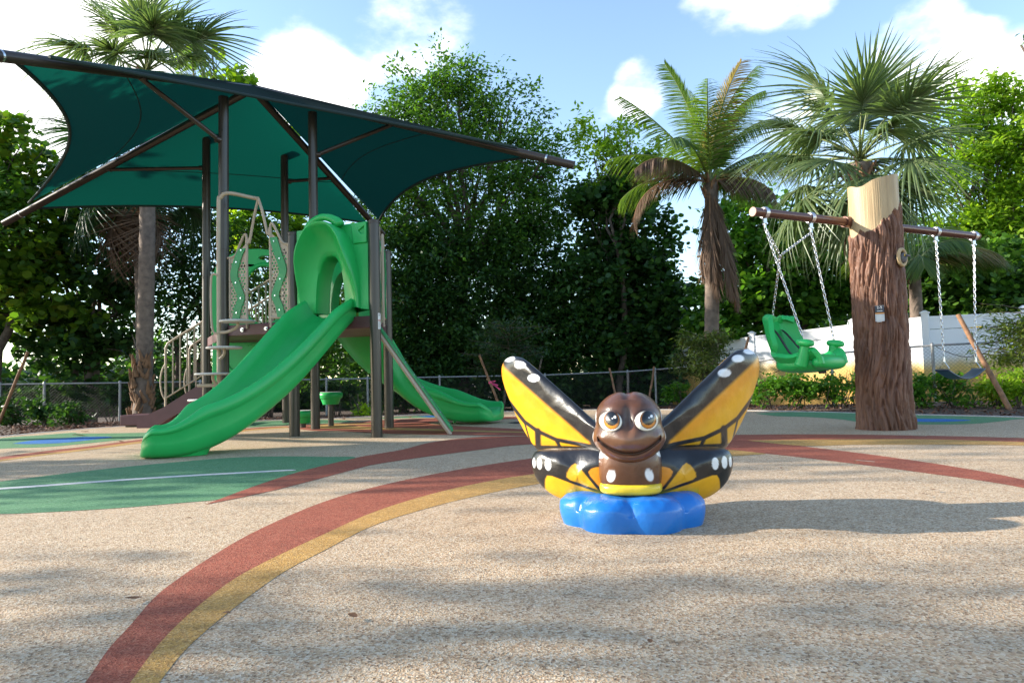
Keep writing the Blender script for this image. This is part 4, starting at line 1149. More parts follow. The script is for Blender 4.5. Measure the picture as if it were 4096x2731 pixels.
# flange where the beam enters the bark
tc_ = Vector((TX, TY, ZB)); ent = bL + bd * ((tc_ - bL).dot(bd) - .25)
mb = MB(); mb.tube([ent - bd * .05, ent + bd * .08], [.058, .066], 20); mb.build('beam_collar', M['beam'], beam)
def along(px):
    lo_, hi_ = 0.0, (bR - bL).length
    for _ in range(40):
        m_ = (lo_ + hi_) / 2; p = bL + bd * m_; v = p - Vector((0, 0, CAM_H))
        if 2048 + FPX * v.dot(_r) / v.dot(_f) < px: lo_ = m_
        else: hi_ = m_
    return bL + bd * lo_
hang = {k: along(px) for k, px in (('a', 3058), ('b', 3242), ('c', 3742), ('d', 3893))}
for k, p in hang.items():
    side = Vector((-bd.y, bd.x, 0))
    ring = [p + side * (.052 * math.cos(t)) + Z * (.052 * math.sin(t)) for t in [2 * math.pi * i / 24 for i in range(24)]]
    mb = MB()
    for off in (-.014, 0, .014): mb.tube([q + bd * off for q in ring], .009, 6, closed=True)
    h = mb.build('swing_hanger', M['zinc'], SW)
    mb = MB(); mb.box(p - Z * .078, (.03, .03, .055)); mb.tube([p - Z * .10 + side * .0, p - Z * .15], .011, 8); mb.tube([p - Z * .11 - side * .03, p - Z * .11 + side * .03], .008, 8); mb.build('hanger_pivot', M['zinc'], h)
# age sign on the bark
def sign():
    p0 = pt(3519, 1253, TY); az = math.atan2(-TY, -TX) - R(4)
    az = math.atan2(pt(3519, 1253, TY - .22).y - TY, pt(3519, 1253, TY - .22).x - TX)
    r = .272; z0, z1 = pt(3519, 1285, TY - .24).z, pt(3519, 1222, TY - .24).z
    n = Vector((math.cos(az), math.sin(az), 0)); lat = Vector((-n.y, n.x, 0)); c = Vector((TX, TY, 0)) + n * r
    w = .042; zm = lerp(z0, z1, .55)
    def q(a, b, c0, c1, mat, name, off, par): 
        mb = MB(); mid = c + lat * ((a + b) / 2) + Z * ((c0 + c1) / 2) + n * off
        rot = Matrix((lat, n, Z)).transposed()
        mb.box(mid, (b - a, .004, c1 - c0), rot); return mb.build(name, mat, par, smooth=0)
    s = q(-w, w, z0, z1, M['sticker_grey'], 'age_sign', 0, SW)
    q(-w, w, zm, z1 - .001, M['sticker_dark'], 'sign_header', .0015, s)
    q(-w, w, zm - .014, zm, M['sticker_orange'], 'sign_stripe', .0017, s)
    for k in range(7): q(-w * .7, w * (.3 + .5 * (k % 2)), zm - .03 - k * .011, zm - .026 - k * .011, M['sticker_white'], 'sign_line', .0016, s)
    cu = bpy.data.curves.new('sign_text', 'FONT'); cu.body = '2-5'; cu.size = .038; cu.align_x = 'CENTER'; cu.extrude = .0006
    to = bpy.data.objects.new('sign_text', cu); COL.objects.link(to)
    dg = bpy.context.evaluated_depsgraph_get(); me = bpy.data.meshes.new_from_object(to.evaluated_get(dg)); bpy.data.objects.remove(to); bpy.data.curves.remove(cu)
    o = bpy.data.objects.new('sign_text', me); COL.objects.link(o); me.materials.append(M['sticker_white']); o.parent = s
    rt = Matrix((lat, Z, n)).transposed().to_4x4(); rt.translation = c + Z * lerp(zm, z1, .55) + n * .005 - ORG[SW.name]
    o.matrix_local = rt
    q(-w * .6, w * .6, zm + .014, zm + .020, M['sticker_white'], 'sign_line', .0036, s)
sign()
# owl peeping from a knot hole at the right side
def owl():
    az = math.atan2(-.62, .79) + R(-22); n = Vector((math.cos(az), math.sin(az), 0)); lat = Vector((-n.y, n.x, 0))
    zc = pt(3585, 1037, TY - .12).z; c = Vector((TX, TY, zc)) + n * .258
    ring = [c + lat * (.062 * math.cos(t)) + Z * (.082 * math.sin(t)) + n * .012 for t in [2 * math.pi * i / 36 for i in range(36)]]
    mb = MB(); mb.tube(ring, .019, 10, closed=True); o = mb.build('knot_ring', M['swing_bare'], SW, smooth=180)
    mb = MB(); mb.tube([c - n * .03, c + n * .002], .060, 24); mb.build('knot_hollow', M['blackmetal'], o)
    V, Q = ellipsoid_shape((0, 0, 0), (.042, .036, .052), 20, 30, 2.2)
    P = np.array([list(c + lat * v[0] + n * (v[1] + .02) + Z * (v[2] - .008)) for v in V])
    b = np_mesh('owl_head', P, Q.ravel(), 4, M['owl'], o, 180)
    mb = MB(); mb.tube([c + n * .05 + Z * .012, c + n * .085 + Z * .004, c + n * .10 - Z * .006], [.016, .011, .002], 10); mb.build('beak', M['owl'], b, smooth=180)
    mb = MB()
    for s_ in (-1, 1): mb.lathe([(.011, -.003), (.008, .004), (.002, .006)], (0, 0, 0), 12)
    for s_ in (-1, 1):
        g = MB(); p = c + lat * (.02 * s_) + n * .052 + Z * .016
        g.tube([p, p + n * .006], [.010, .006], 12); e = g.build('owl_eye', M['flower'], b)
        g = MB(); g.tube([p + n * .006, p + n * .0085], .0045, 10); g.build('pupil', M['blackmetal'], e)
M['owl'] = plain('owl_grey', (.085, .085, .095), .6, .3, 30)
owl()

# chains
def link_chain(pts, name, parent, mat=None, pitch=.040, r=.0042):
    P = [Vector(p) for p in pts]; L_ = [0]
    for a, b in zip(P[:-1], P[1:]): L_.append(L_[-1] + (b - a).length)
    def at(s):
        for i in range(len(P) - 1):
            if s <= L_[i + 1] or i == len(P) - 2:
                t = (s - L_[i]) / max(1e-6, L_[i + 1] - L_[i]); return P[i].lerp(P[i + 1], t), (P[i + 1] - P[i]).normalized()
    mb = MB(); n = int(L_[-1] / pitch)
    for k in range(n):
        c, t = at((k + .5) * pitch); a = t.orthogonal().normalized(); b = t.cross(a)
        x = a if k % 2 else b; x = (x + (b if k % 2 else -a) * .25).normalized()
        ring = []
        for i in range(10):
            an = 2 * math.pi * i / 10
            ring.append(c + t * (math.sin(an) * .027 * (1 if abs(math.sin(an)) > .2 else 1)) + x * (math.copysign(abs(math.cos(an)) ** .6, math.cos(an)) * .0115))
        mb.tube(ring, r, 5, closed=True)
    return mb.build(name, mat or M['zinc'], parent, smooth=180)

# adaptive bucket swing
def bucket_swing():
    dA, dB = pt(3148, 1390, 6.72), pt(3312, 1392, 7.0)
    c = (dA + dB) / 2
    T = thing('bucket_swing', 'green high-backed bucket swing with black harness hanging from the beam', 'swing', (c.x, c.y, 0))
    fw = Vector((.60, -.80, 0)).normalized(); lt = Vector((.80, .60, 0)).normalized()   # facing, and to its left
    o = pt(3165, 1480, 6.9); o = Vector((c.x, c.y, 0)) - fw * .16; z0 = pt(3200, 1492, 6.9).z
    prof = [(-.225, .475), (-.22, .465), (-.20, .40), (-.175, .31), (-.145, .21), (-.11, .125), (-.06, .055), (.02, .015), (.12, .0), (.22, .02), (.31, .055), (.38, .06), (.425, .035), (.44, -.01)]
    pc = catmull(prof, 5); ns = len(pc); nl = 33; top_rows = []; G1 = []
    for i, (f, h) in enumerate(pc):
        s = i / (ns - 1); back = float(1 - sstep(.30, .52, s)); seat = float(sstep(.35, .55, s))
        hw = lerp(.185, .255, float(sstep(.0, .30, s))); hw = lerp(hw, .235, float(sstep(.75, 1, s)))
        row = []
        for j in range(nl):
            l = -1 + 2 * j / (nl - 1); e = abs(l)
            fx = f + back * (.135 * max(0, e - .45) ** 1.3 * 2.1) ; hz = h + seat * (.10 * max(0, e - .6) ** 1.2 * 2.6) * float(1 - sstep(.80, 1, s)) - back * .05 * e ** 4 * float(1 - sstep(0, .12, s)) 
            if seat > .5 and s > .75: hz += .05 * math.exp(-(l / .16) ** 2) * float(sstep(.72, .85, s))
            row.append(o + fw * fx + lt * (l * hw) + Z * (z0 + .10 + hz))
        G1.append(row)
    mb = MB(); mb.grid(G1); sh = mb.build('seat_shell', M['green_plastic'], T, smooth=180)
    sd = sh.modifiers.new('thickness', 'SOLIDIFY'); sd.thickness = .05; sd.offset = -1 if True else 1
    bv = sh.modifiers.new('round', 'BEVEL'); bv.width = .018; bv.segments = 3; bv.limit_method = 'ANGLE'; bv.angle_limit = R(50)
    # belly below the seat
    V, Q = ellipsoid_shape((0, 0, 0), (.27, .235, .085), 26, 48, 2.7)
    P_ = np.array([list(o + fw * (v[0] + .13) + lt * v[1] + Z * (z0 + .085 + v[2] + (.03 * v[0] if v[0] > 0 else -.0) )) for v in V])
    np_mesh('seat_belly', P_, Q.ravel(), 4, M['green_plastic'], T, 180)
    V, Q = ellipsoid_shape((0, 0, 0), (.10, .24, .075), 24, 48, 2.6)
    P_ = np.array([list(o + fw * (v[0] + .37) + lt * v[1] + Z * (z0 + .10 + v[2])) for v in V])
    np_mesh('seat_apron', P_, Q.ravel(), 4, M['green_plastic'], T, 180)
    for s_, q in ((-1, dA), (1, dB)):
        c0 = o + fw * .13 + lt * (s_ * .27) + Z * (z0 + .14)
        nk = [Vector(a) for a in catmull([c0 + fw * .10 - Z * .07, c0 + fw * .125 + Z * .0, c0 + fw * .145 + Z * .07, c0 + fw * .155 + Z * .14], 4)]
        mb = MB(); mb.tube(nk, [.062 - .02 * i / (len(nk) - 1) for i in range(len(nk))], 16); an = mb.build('armrest', M['green_plastic'], T, smooth=180)
        V, Q = ellipsoid_shape((0, 0, 0), (.085, .060, .038), 20, 36, 2.5)
        P_ = np.array([list(c0 + fw * (v[0] + .165) + lt * (v[1] + s_ * .012) + Z * (.150 + v[2] - .12 * v[0])) for v in V])
        np_mesh('armrest_pad', P_, Q.ravel(), 4, M['green_plastic'], an, 180)
        top = c0 + fw * .15 + Z * .19 + lt * s_ * .015
        link_chain([(hang['a'] if s_ < 0 else hang['b']) - Z * .15, top], 'chain', T)
    kn = pt(3121, 1022, 6.86); bt = o + fw * -.22 + Z * (z0 + .575)
    link_chain([hang['a'] - Z * .15, kn], 'chain', T); link_chain([hang['b'] - Z * .15, kn], 'chain', T); link_chain([kn, bt], 'chain', T)
    # harness
    for s_ in (-1, 1):
        G = []
        for i, (f, h, l) in enumerate(catmull([(-.165, .36, .08), (-.12, .32, .085), (-.06, .24, .10), (.0, .16, .12), (.05, .10, .13), (.10, .085, .10)], 5)):
            G.append([o + fw * f + lt * (s_ * (l - .022)) + Z * (z0 + .10 + h), o + fw * f + lt * (s_ * (l + .022)) + Z * (z0 + .10 + h)])
        mb = MB(); mb.grid(G); hs = mb.build('harness_strap', M['black_rub'], T, smooth=180); sd = hs.modifiers.new('thickness', 'SOLIDIFY'); sd.thickness = .004
    mb = MB(); mb.box(o + fw * .10 + Z * (z0 + .20), (.05, .05, .02)); mb.box(o + fw * .30 + Z * (z0 + .005), (.07, .03, .03)); mb.build('buckle', M['black_rub'], T, smooth=0, bevel=.004)
bucket_swing()
def belt_swing():
    a, b = pt(3777, 1458, hang['c'].y - .03), pt(3904, 1458, hang['d'].y - .03)
    c = (a + b) / 2
    T = thing('belt_swing', 'dark rubber belt swing hanging at the far end of the beam', 'swing', (c.x, c.y, 0))
    ax = (b - a); ax.z = 0; L_ = ax.length; ax.normalize(); nr = Vector((-ax.y, ax.x, 0))
    G = []; n = 24
    for i in range(n + 1):
        s = i / n * 2 - 1
        zz = -.045 - .105 * (1 - abs(s) ** 2.2) ; x = s * (L_ / 2 + .055 * abs(s) ** 3)
        w = .075
        row = []
        for j in range(9):
            q = j / 8 * 2 - 1
            row.append(c + ax * x + nr * (q * w) + Z * (zz - .004 * q * q))
        G.append(row)
    mb = MB(); mb.grid(G); o = mb.build('belt_seat', M['belt'], T, smooth=180)
    sd = o.modifiers.new('thickness', 'SOLIDIFY'); sd.thickness = .017
    for e, h, sg in ((a, hang['c'], -1), (b, hang['d'], 1)):
        tri = [e + Z * .035, e + nr * .055 - Z * .045, e - nr * .055 - Z * .045]
        tri = [e + Z * .035 + (tri[1] - e) * .05, e + Z * .035 - nr * .002, tri[2], tri[1]]
        mb = MB(); mb.tube([e + Z * .04, e + nr * .055 - Z * .042, e - nr * .055 - Z * .042], .006, 8, closed=True); mb.build('triangle_ring', M['zinc'], T)
        mb = MB(); mb.tube([e + Z * .03, e + Z * .09], [.013, .010], 10); mb.build('shackle', M['zinc'], T)
        link_chain([h - Z * .15, e + Z * .08], 'chain', T)
M['belt'] = plain('belt_rubber', (.035, .050, .075), .38, .15, 20)
belt_swing()
# ------------------------------------------------------------------ chain-link fence
def chainlink():
    knots = [(-1500, 1575, 15.2), (-600, 1556, 15.6), (0, 1537, 16.0), (178, 1535, 16.1), (480, 1531, 16.4), (800, 1526, 16.9), (1305, 1517, 17.8), (1470, 1514, 18.0), (1758, 1508, 18.6), (2180, 1500, 19.4), (2510, 1486, 19.3), (2620, 1478, 19.0), (2948, 1452, 17.0), (3325, 1414, 15.0), (3729, 1381, 13.6), (4096, 1363, 12.9), (4700, 1342, 12.2)]
    tops = [pt(a, b, y) for a, b, y in knots]
    g0 = lambda p: float(ground_z(p.x, p.y))
    T = thing('chain_link_fence', 'low grey chain link fence with round top rail running behind the playground', 'fence', (tops[8].x, tops[8].y, g0(tops[8])))
    # top rail, one tube from post to post
    for i in range(len(tops) - 1):
        mb = MB(); mb.tube([tops[i], tops[i + 1]], .021, 10); mb.build('top_rail', M['galv'], T)
    for i, p in enumerate(tops):
        r = .030
        mb = MB(); mb.tube([Vector((p.x, p.y, g0(p) - .05)), Vector((p.x, p.y, p.z + .02))], r, 12); po = mb.build('fence_post', M['galv'], T)
        mb = MB(); mb.lathe([(r + .006, -.03), (r + .006, .01), (r * .7, .035), (.006, .045)], (p.x, p.y, p.z + .015), 12); mb.build('post_cap', M['galv'], po)
    V = []; Fq = []
    r = .0019
    for i in range(len(tops) - 1):
        a, b = tops[i], tops[i + 1]; ga, gb = g0(a), g0(b)
        L_ = math.hypot(b.x - a.x, b.y - a.y)
        dirv = Vector((b.x - a.x, b.y - a.y, 0)).normalized(); nn = Vector((-dirv.y, dirv.x, 0))
        def P3(s, h):
            t = s / L_
            return Vector((lerp(a.x, b.x, t), lerp(a.y, b.y, t), lerp(lerp(ga, gb, t) + .02, lerp(a.z, b.z, t) - .01, h)))
        n = int(L_ / .075); hm = (a.z - ga + b.z - gb) / 2
        for sg in (1, -1):
            for k in range(-int(hm / .075) - 1, n + int(hm / .075) + 2):
                s0 = k * .075; s1 = s0 + sg * hm; h0, h1 = 0.0, 1.0
                if s0 == s1: continue
                # clip to the bay
                ts = sorted([(0 - s0) / (s1 - s0), (L_ - s0) / (s1 - s0)])
                lo_, hi_ = max(0, ts[0]), min(1, ts[1])
                if hi_ - lo_ < .02: continue
                p, q = P3(lerp(s0, s1, lo_), lo_) + nn * .004 * sg, P3(lerp(s0, s1, hi_), hi_) + nn * .004 * sg
                d = (q - p).normalized(); u = d.cross(nn).normalized(); base = len(V)
                for c in (p, q):
                    V += [c + u * r, c - u * r * .5 + nn * r * .87, c - u * r * .5 - nn * r * .87]
                for j in range(3):
                    j2 = (j + 1) % 3; Fq += [base + j, base + j2, base + 3 + j2, base + 3 + j]
    o = np_mesh('chain_link_mesh', np.array([list(v) for v in V]), Fq, 4, M['wire'], T)
    o['kind'] = 'stuff'
chainlink()

# ------------------------------------------------------------------ white wall of panels and posts
def white_wall():
    kn = [(2695, 1393, 21.0), (3008, 1345, 18.6), (3412, 1297, 16.6), (3700, 1266, 15.4), (4096, 1247, 14.8), (4700, 1215, 14.3)]
    tops = [pt(a, b, y) for a, b, y in kn]
    g0 = lambda p: float(ground_z(p.x, p.y))
    T = thing('white_wall', 'white panel garden wall stained yellow along its lower half', 'wall', (tops[2].x, tops[2].y, 0))
    for i in range(len(tops) - 1):
        a, b = tops[i], tops[i + 1]; d = Vector((b.x - a.x, b.y - a.y, 0)); L_ = d.length; d.normalize(); nn = Vector((-d.y, d.x, 0))
        def Fw(s, h, k): t = s / L_; return Vector((lerp(a.x, b.x, t), lerp(a.y, b.y, t), h)) + nn * k
        def slab(z0f, z1f, th, name, off=0):
            mb = MB(); G = []
            pts = [Fw(.06, 0, 0), Fw(L_ - .06, 0, 0)]
            vs = []
            for k in (-th / 2 + off, th / 2 + off):
                for s in (.06, L_ - .06):
                    zt = lerp(a.z, b.z, s / L_); zg = lerp(g0(a), g0(b), s / L_) - .06
                    vs += [Fw(s, zt + z0f if z0f is not None else zg, k), Fw(s, zt + z1f, k)]
            mb.add(vs, [(0, 1, 3, 2), (4, 6, 7, 5), (1, 5, 7, 3), (0, 2, 6, 4), (0, 4, 5, 1), (2, 3, 7, 6)])
            return mb.build(name, M['wall'], T, smooth=0)
        slab(None, -.30, .05, 'wall_panel'); slab(-.288, -.05, .05, 'wall_panel'); slab(-.055, .0, .075, 'wall_rail')
    for p in tops:
        z1 = p.z + .07
        mb = MB(); mb.box((p.x, p.y, (g0(p) - .1 + z1) / 2), (.14, .14, z1 - g0(p) + .1), Matrix.Rotation(R(-40), 3, 'Z')); po = mb.build('wall_post', M['wall'], T, smooth=0)
        mb = MB(); mb.box((p.x, p.y, z1 + .015), (.175, .175, .03), Matrix.Rotation(R(-40), 3, 'Z')); mb.box((p.x, p.y, z1 + .05), (.16, .16, .04), Matrix.Rotation(R(-40), 3, 'Z'), taper=.3); mb.build('post_cap', M['wall_white'], po, smooth=0)
    return tops
WALL = white_wall()
# cables slung along the fence
def cable(pts, label, n=5):
    mb = MB(); mb.tube([Vector(p) for p in catmull(pts, n)], .007, 6); o = mb.build('cable', M['cable'])
    tag(recentre(o), label, 'cable', 'thin cables by the white wall')
cable([pt(2985, 1446, 15.9), pt(3030, 1480, 15.7), pt(3070, 1497, 15.6), pt(3110, 1485, 15.4), pt(3145, 1470, 15.2)], 'thin brown cable sagging below the green bucket swing on the wall')
cable([pt(3745, 1387, 13.4), pt(3800, 1412, 13.3), pt(3860, 1427, 13.2), pt(3915, 1420, 13.1), pt(3960, 1400, 13.0)], 'thin brown cable sagging behind the belt swing')
cable([pt(3905, 1383, 12.0), pt(3990, 1365, 12.0), pt(4060, 1332, 12.0), pt(4200, 1290, 12.0)], 'thin guy line tied from the long leaning stake to the flowering sapling')

# ------------------------------------------------------------------ leaning stakes
def stake(t, b, r, label, mat='wood', ribbon=None):
    """t, b: (px, py, Y) of top and foot"""
    a, c = pt(*t), pt(*b)
    c.z = min(c.z, float(ground_z(c.x, c.y)) if (c.y > 9.5) else 0.0)
    n = 7; pts = [c.lerp(a, i / n) + Vector((random.uniform(-.006, .006), random.uniform(-.006, .006), 0)) for i in range(n + 1)]
    T = thing('wooden_stake', label, 'stake', c, 'wooden stakes bracing the young trees')
    mb = MB(); mb.tube(pts, [r * (1.05 - .15 * i / n) for i in range(n + 1)], 9); mb.build('pole', M[mat], T, smooth=60)
    if ribbon is not None:
        p = c.lerp(a, ribbon); mb = MB(); mb.tube([p - (a - c).normalized() * .02, p + (a - c).normalized() * .02], r + .006, 10); rb = mb.build('ribbon', M['pink'], T)
        mb = MB()
        for k in range(3):
            e = p + Vector((.10 + .05 * k, -.03 * k, .03 - .09 * k)); w = Vector((0, 0, .018))
            mb.grid([[p - w, p + w], [p.lerp(e, .5) - w + Vector((0, -.02, .02)), p.lerp(e, .5) + w], [e - w * .8, e + w * .8 + Vector((.02, 0, 0))]])
        mb.build('ribbon_tail', M['pink'], rb, smooth=0)
stake((112, 1408, 12.6), (-12, 1650, 12.9), .028, 'leaning brown stake at the far left edge beside dark shrubs')
stake((1918, 1420, 14.2), (2008, 1640, 13.8), .026, 'leaning brown stake just left of the left butterfly wing', ribbon=.52)
stake((2168, 1424, 15.0), (2120, 1600, 15.2), .026, 'grey leaning stake peeking above the left butterfly wing', 'grey_wood')
stake((2437, 1472, 15.8), (2478, 1640, 15.4), .027, 'reddish stake leaning above the butterfly head', ribbon=None)
stake((2617, 1466, 16.0), (2590, 1640, 15.7), .027, 'brown stake leaning just right of the butterfly head')
stake((2512, 1490, 17.5), (2512, 1640, 17.3), .03, 'thin upright stake behind the butterfly head against the fence', 'grey_wood', ribbon=.42)
stake((2994, 1348, 14.2), (2925, 1640, 14.0), .030, 'brown stake rising behind the right butterfly wing tip')
stake((3832, 1258, 10.9), (4038, 1616, 10.4), .040, 'long bare wooden stake leaning beside the belt swing', 'wood')
# bench beyond the fence
def bench():
    c = pt(1762, 1545, 20.5); gz_ = float(ground_z(c.x, c.y))
    T = thing('park_bench', 'dark blue slatted bench back seen through the chain link fence', 'bench', (c.x, c.y, gz_))
    z0, z1 = pt(1762, 1562, 20.5).z, pt(1762, 1527, 20.5).z
    for i in range(7):
        x = c.x - .24 + i * .08; mb = MB(); mb.box((x, c.y, (z0 + z1) / 2), (.055, .02, z1 - z0)); mb.build('slat', M['bench'], T, smooth=0)
    mb = MB(); mb.box((c.x, c.y - .22, z0 - .06), (.62, .42, .04)); mb.build('seat', M['bench'], T, smooth=0)
    for sx in (-.27, .27):
        mb = MB(); mb.box((c.x + sx, c.y - .2, (gz_ + z0 - .08) / 2), (.05, .36, z0 - .08 - gz_)); mb.build('leg', M['bench'], T, smooth=0)
    mb = MB(); mb.box((c.x, c.y + .018, z1 - .03), (.60, .016, .05)); mb.box((c.x, c.y + .018, z0 + .03), (.60, .016, .05)); mb.build('back_rail', M['bench'], T, smooth=0)
bench()
# lantern behind the wall
def lantern():
    c = pt(3035, 1345, 20.0); gz_ = float(ground_z(c.x, c.y))
    T = thing('lamp_post', 'black pyramid-capped lantern post showing above the white wall', 'lamp post', (c.x, c.y, gz_))
    zt = pt(3035, 1331, 20.0).z
    mb = MB(); mb.box((c.x, c.y, (gz_ + zt - .3) / 2), (.08, .08, zt - .3 - gz_)); mb.build('pole', M['blackmetal'], T, smooth=0)
    mb = MB(); mb.box((c.x, c.y, zt - .2), (.20, .20, .22)); mb.build('lantern_body', M['blackmetal'], T, smooth=0)
    mb = MB(); mb.box((c.x, c.y, zt - .085), (.36, .36, .02)); mb.box((c.x, c.y, zt - .03), (.32, .32, .09), taper=.15); mb.build('cap', M['blackmetal'], T, smooth=0)
lantern()
# ------------------------------------------------------------------ foliage builders
LEAF = {'diamond': [(0, 0, 0), (.42, .24, .05), (1, 0, -.02), (.42, -.24, .05)],
        'narrow': [(0, 0, 0), (.4, .13, .03), (1, 0, -.05), (.4, -.13, .03)],
        'round': [(0, 0, 0), (.22, .40, .05), (.68, .46, .04), (1, 0, 0), (.68, -.46, .04), (.22, -.40, .05)]}
def leaf_mesh(name, C, size, mat, parent, shape='diamond', up=.55, out=None, seed=0):
    """C (n,3) leaf bases; every leaf its own small face with its own bend and direction"""
    g = np.random.default_rng(seed); n = len(C); tpl = np.array(LEAF[shape]); k = len(tpl)
    N = g.normal(0, 1, (n, 3)); N[:, 2] = np.abs(N[:, 2]) + up; N /= np.linalg.norm(N, axis=1, keepdims=True)
    D = g.normal(0, 1, (n, 3))
    if out is not None: D += out * 1.2
    D[:, 2] -= .35
    D -= N * (D * N).sum(1, keepdims=True); D /= np.linalg.norm(D, axis=1, keepdims=True) + 1e-9
    S = np.cross(N, D); s = (size * g.uniform(.65, 1.3, n))[:, None]
    V = np.empty((n, k, 3))
    for i, (a, b, c) in enumerate(tpl): V[:, i] = C + (D * a + S * b + N * c) * s
    return np_mesh(name, V.reshape(-1, 3), np.arange(n * k), k, mat, parent)
def lobe(px, py, Y, rx, ry, dy=0):
    """a crown lobe: photo pixel, depth, pixel radii"""
    c = pt(px, py, Y + dy); k = Y / FPX
    return (c.x, c.y, c.z, rx * k, max(.5, min(rx, ry) * k * 1.0), ry * k)
def crown_pts(lobes, n, seed, twig=.24, per=9, shell=.35):
    g = np.random.default_rng(seed); L = np.array(lobes)
    vol = (L[:, 3] * L[:, 5]); p = vol / vol.sum(); nt_ = max(1, n // per)
    nc = max(1, nt_ // 9)
    w = g.choice(len(L), nc, p=p)
    d = g.normal(0, 1, (nc, 3)); d /= np.linalg.norm(d, axis=1, keepdims=True)
    r = g.random(nc) ** shell
    K = L[w, :3] + d * r[:, None] * L[w, 3:6]
    ci = g.integers(0, nc, nt_)
    T = K[ci] + g.normal(0, twig * 1.15, (nt_, 3)) * np.array((1, 1, .75)); d = d[ci]
    T = np.repeat(T, per, axis=0); dd = np.repeat(d, per, axis=0)
    T = T + g.normal(0, twig * .55, T.shape) * np.array((1, 1, .7))
    return T, dd
def limb(mb, a, b, r0, r1, seed, wob=.12, n=6):
    rr = random.Random(seed); L_ = (b - a).length; pts = []
    for i in range(n + 1):
        t = i / n; p = a.lerp(b, t) + Vector((rr.uniform(-1, 1), rr.uniform(-1, 1), rr.uniform(-.3, .6))) * (wob * L_ * .35 * math.sin(math.pi * t))
        pts.append(p)
    mb.tube(pts, [lerp(r0, r1, i / n) for i in range(n + 1)], 7); return pts
def tree(label, base, lobes, n, leaf, mat, shape='diamond', name='broadleaf_tree', group=None, tr=.16, seed=1, per=9, twig=.24, stems=1, shell=.35, up=.55):
    base = Vector(base); base.z = float(ground_z(base.x, base.y)) if base.y > 9 else -.03
    T = thing(name, label, 'tree', base, group)
    mb = MB(); rr = random.Random(seed)
    L = sorted(lobes, key=lambda l: l[2])
    cz = sum(l[2] for l in L) / len(L); cx = sum(l[0] for l in L) / len(L); cy = sum(l[1] for l in L) / len(L)
    for s_ in range(stems):
        b0 = base + Vector((rr.uniform(-.35, .35) * (stems > 1), rr.uniform(-.3, .3) * (stems > 1), -.1))
        fork = Vector((lerp(b0.x, cx, .5) + rr.uniform(-.5, .5) * (stems > 1), lerp(b0.y, cy, .5), max(base.z + .8, lerp(base.z, cz, .55))))
        tk = limb(mb, b0, fork, tr, tr * .62, seed * 7 + s_, .10)
        for i, l in enumerate(L):
            if i % stems != s_ % max(1, stems): continue
            q = Vector(l[:3]); start = tk[-1] if q.z > fork.z - .3 else tk[len(tk) // 2]
            pp = limb(mb, start, q, tr * .5, tr * .14, seed * 31 + i, .18)
            for k in range(5):
                e = q + Vector((rr.uniform(-1, 1) * l[3], rr.uniform(-1, 1) * l[4], rr.uniform(-.7, 1) * l[5])) * .8
                limb(mb, pp[rr.randint(2, 6)], e, tr * .16, tr * .04, seed * 91 + i * 7 + k, .2, 4)
    mb.build('trunk', M['bark'], T, smooth=180, recalc=False)
    C, dd = crown_pts(lobes, n, seed, twig, per, shell)
    leaf_mesh('crown', C, leaf, M[mat], T, shape, up, dd, seed)
    return T
TREES = 'trees behind the playground fence'
# left: sea grapes with round leaves and sky showing through
def lb(Y, *ls): return [lobe(a, b, Y, c, d, (e[0] if e else 0)) for a, b, c, d, *e in ls]
def gb(px, Y): return Vector((xat(px, Y), Y, 0))
tree('tall sea grape with round leaves at the far left edge of the picture', gb(-60, 17), lb(17, (20, 560, 170, 130), (-160, 640, 200, 190), (120, 760, 170, 150), (-60, 900, 220, 190), (110, 1000, 170, 170), (-20, 1180, 220, 170), (160, 1250, 180, 150)), 7500, .19, 'leaf_grape', 'round', 'sea_grape_tree', TREES, .15, 3, stems=3, twig=.22)
tree('leaning sea grape with round leaves just left of the ringed palm trunk', gb(330, 18), lb(18, (250, 900, 170, 140), (420, 1020, 170, 170), (300, 1150, 190, 150), (470, 1250, 160, 150), (180, 1350, 180, 130), (400, 1420, 200, 120), (330, 760, 200, 140)), 6500, .18, 'leaf_dark', 'round', 'sea_grape_tree', TREES, .13, 5, stems=3)
tree('dark leafy tree between the ringed palm trunk and the stairs', gb(740, 18.5), lb(18.5, (720, 900, 130, 150), (830, 1010, 150, 150), (720, 1180, 140, 160), (850, 1270, 150, 140), (700, 1400, 150, 120), (930, 1150, 130, 140)), 8000, .16, 'leaf_dark', 'diamond', 'broadleaf_tree', TREES, .12, 8, stems=2)
tree('bright sea grape branch tips rising above the canopy beside the left palm', gb(900, 20), lb(20, (770, 215, 55, 40), (850, 210, 70, 55), (940, 280, 75, 45), (990, 330, 60, 40), (900, 320, 110, 60), (950, 600, 220, 200), (1050, 900, 200, 150)), 2600, .20, 'leaf_bright', 'round', 'sea_grape_tree', TREES, .14, 12, twig=.2)
tree('thin leafed tree seen below the canopy behind the ring panel', gb(1080, 20), lb(20, (1000, 900, 160, 120), (1120, 960, 170, 130), (1050, 1120, 190, 140), (1200, 1150, 150, 150), (1000, 1330, 180, 140), (1180, 1400, 180, 140), (1330, 1330, 170, 150), (1320, 1480, 150, 90)), 12000, .15, 'leaf_mid', 'diamond', 'broadleaf_tree', TREES, .12, 14, stems=2)
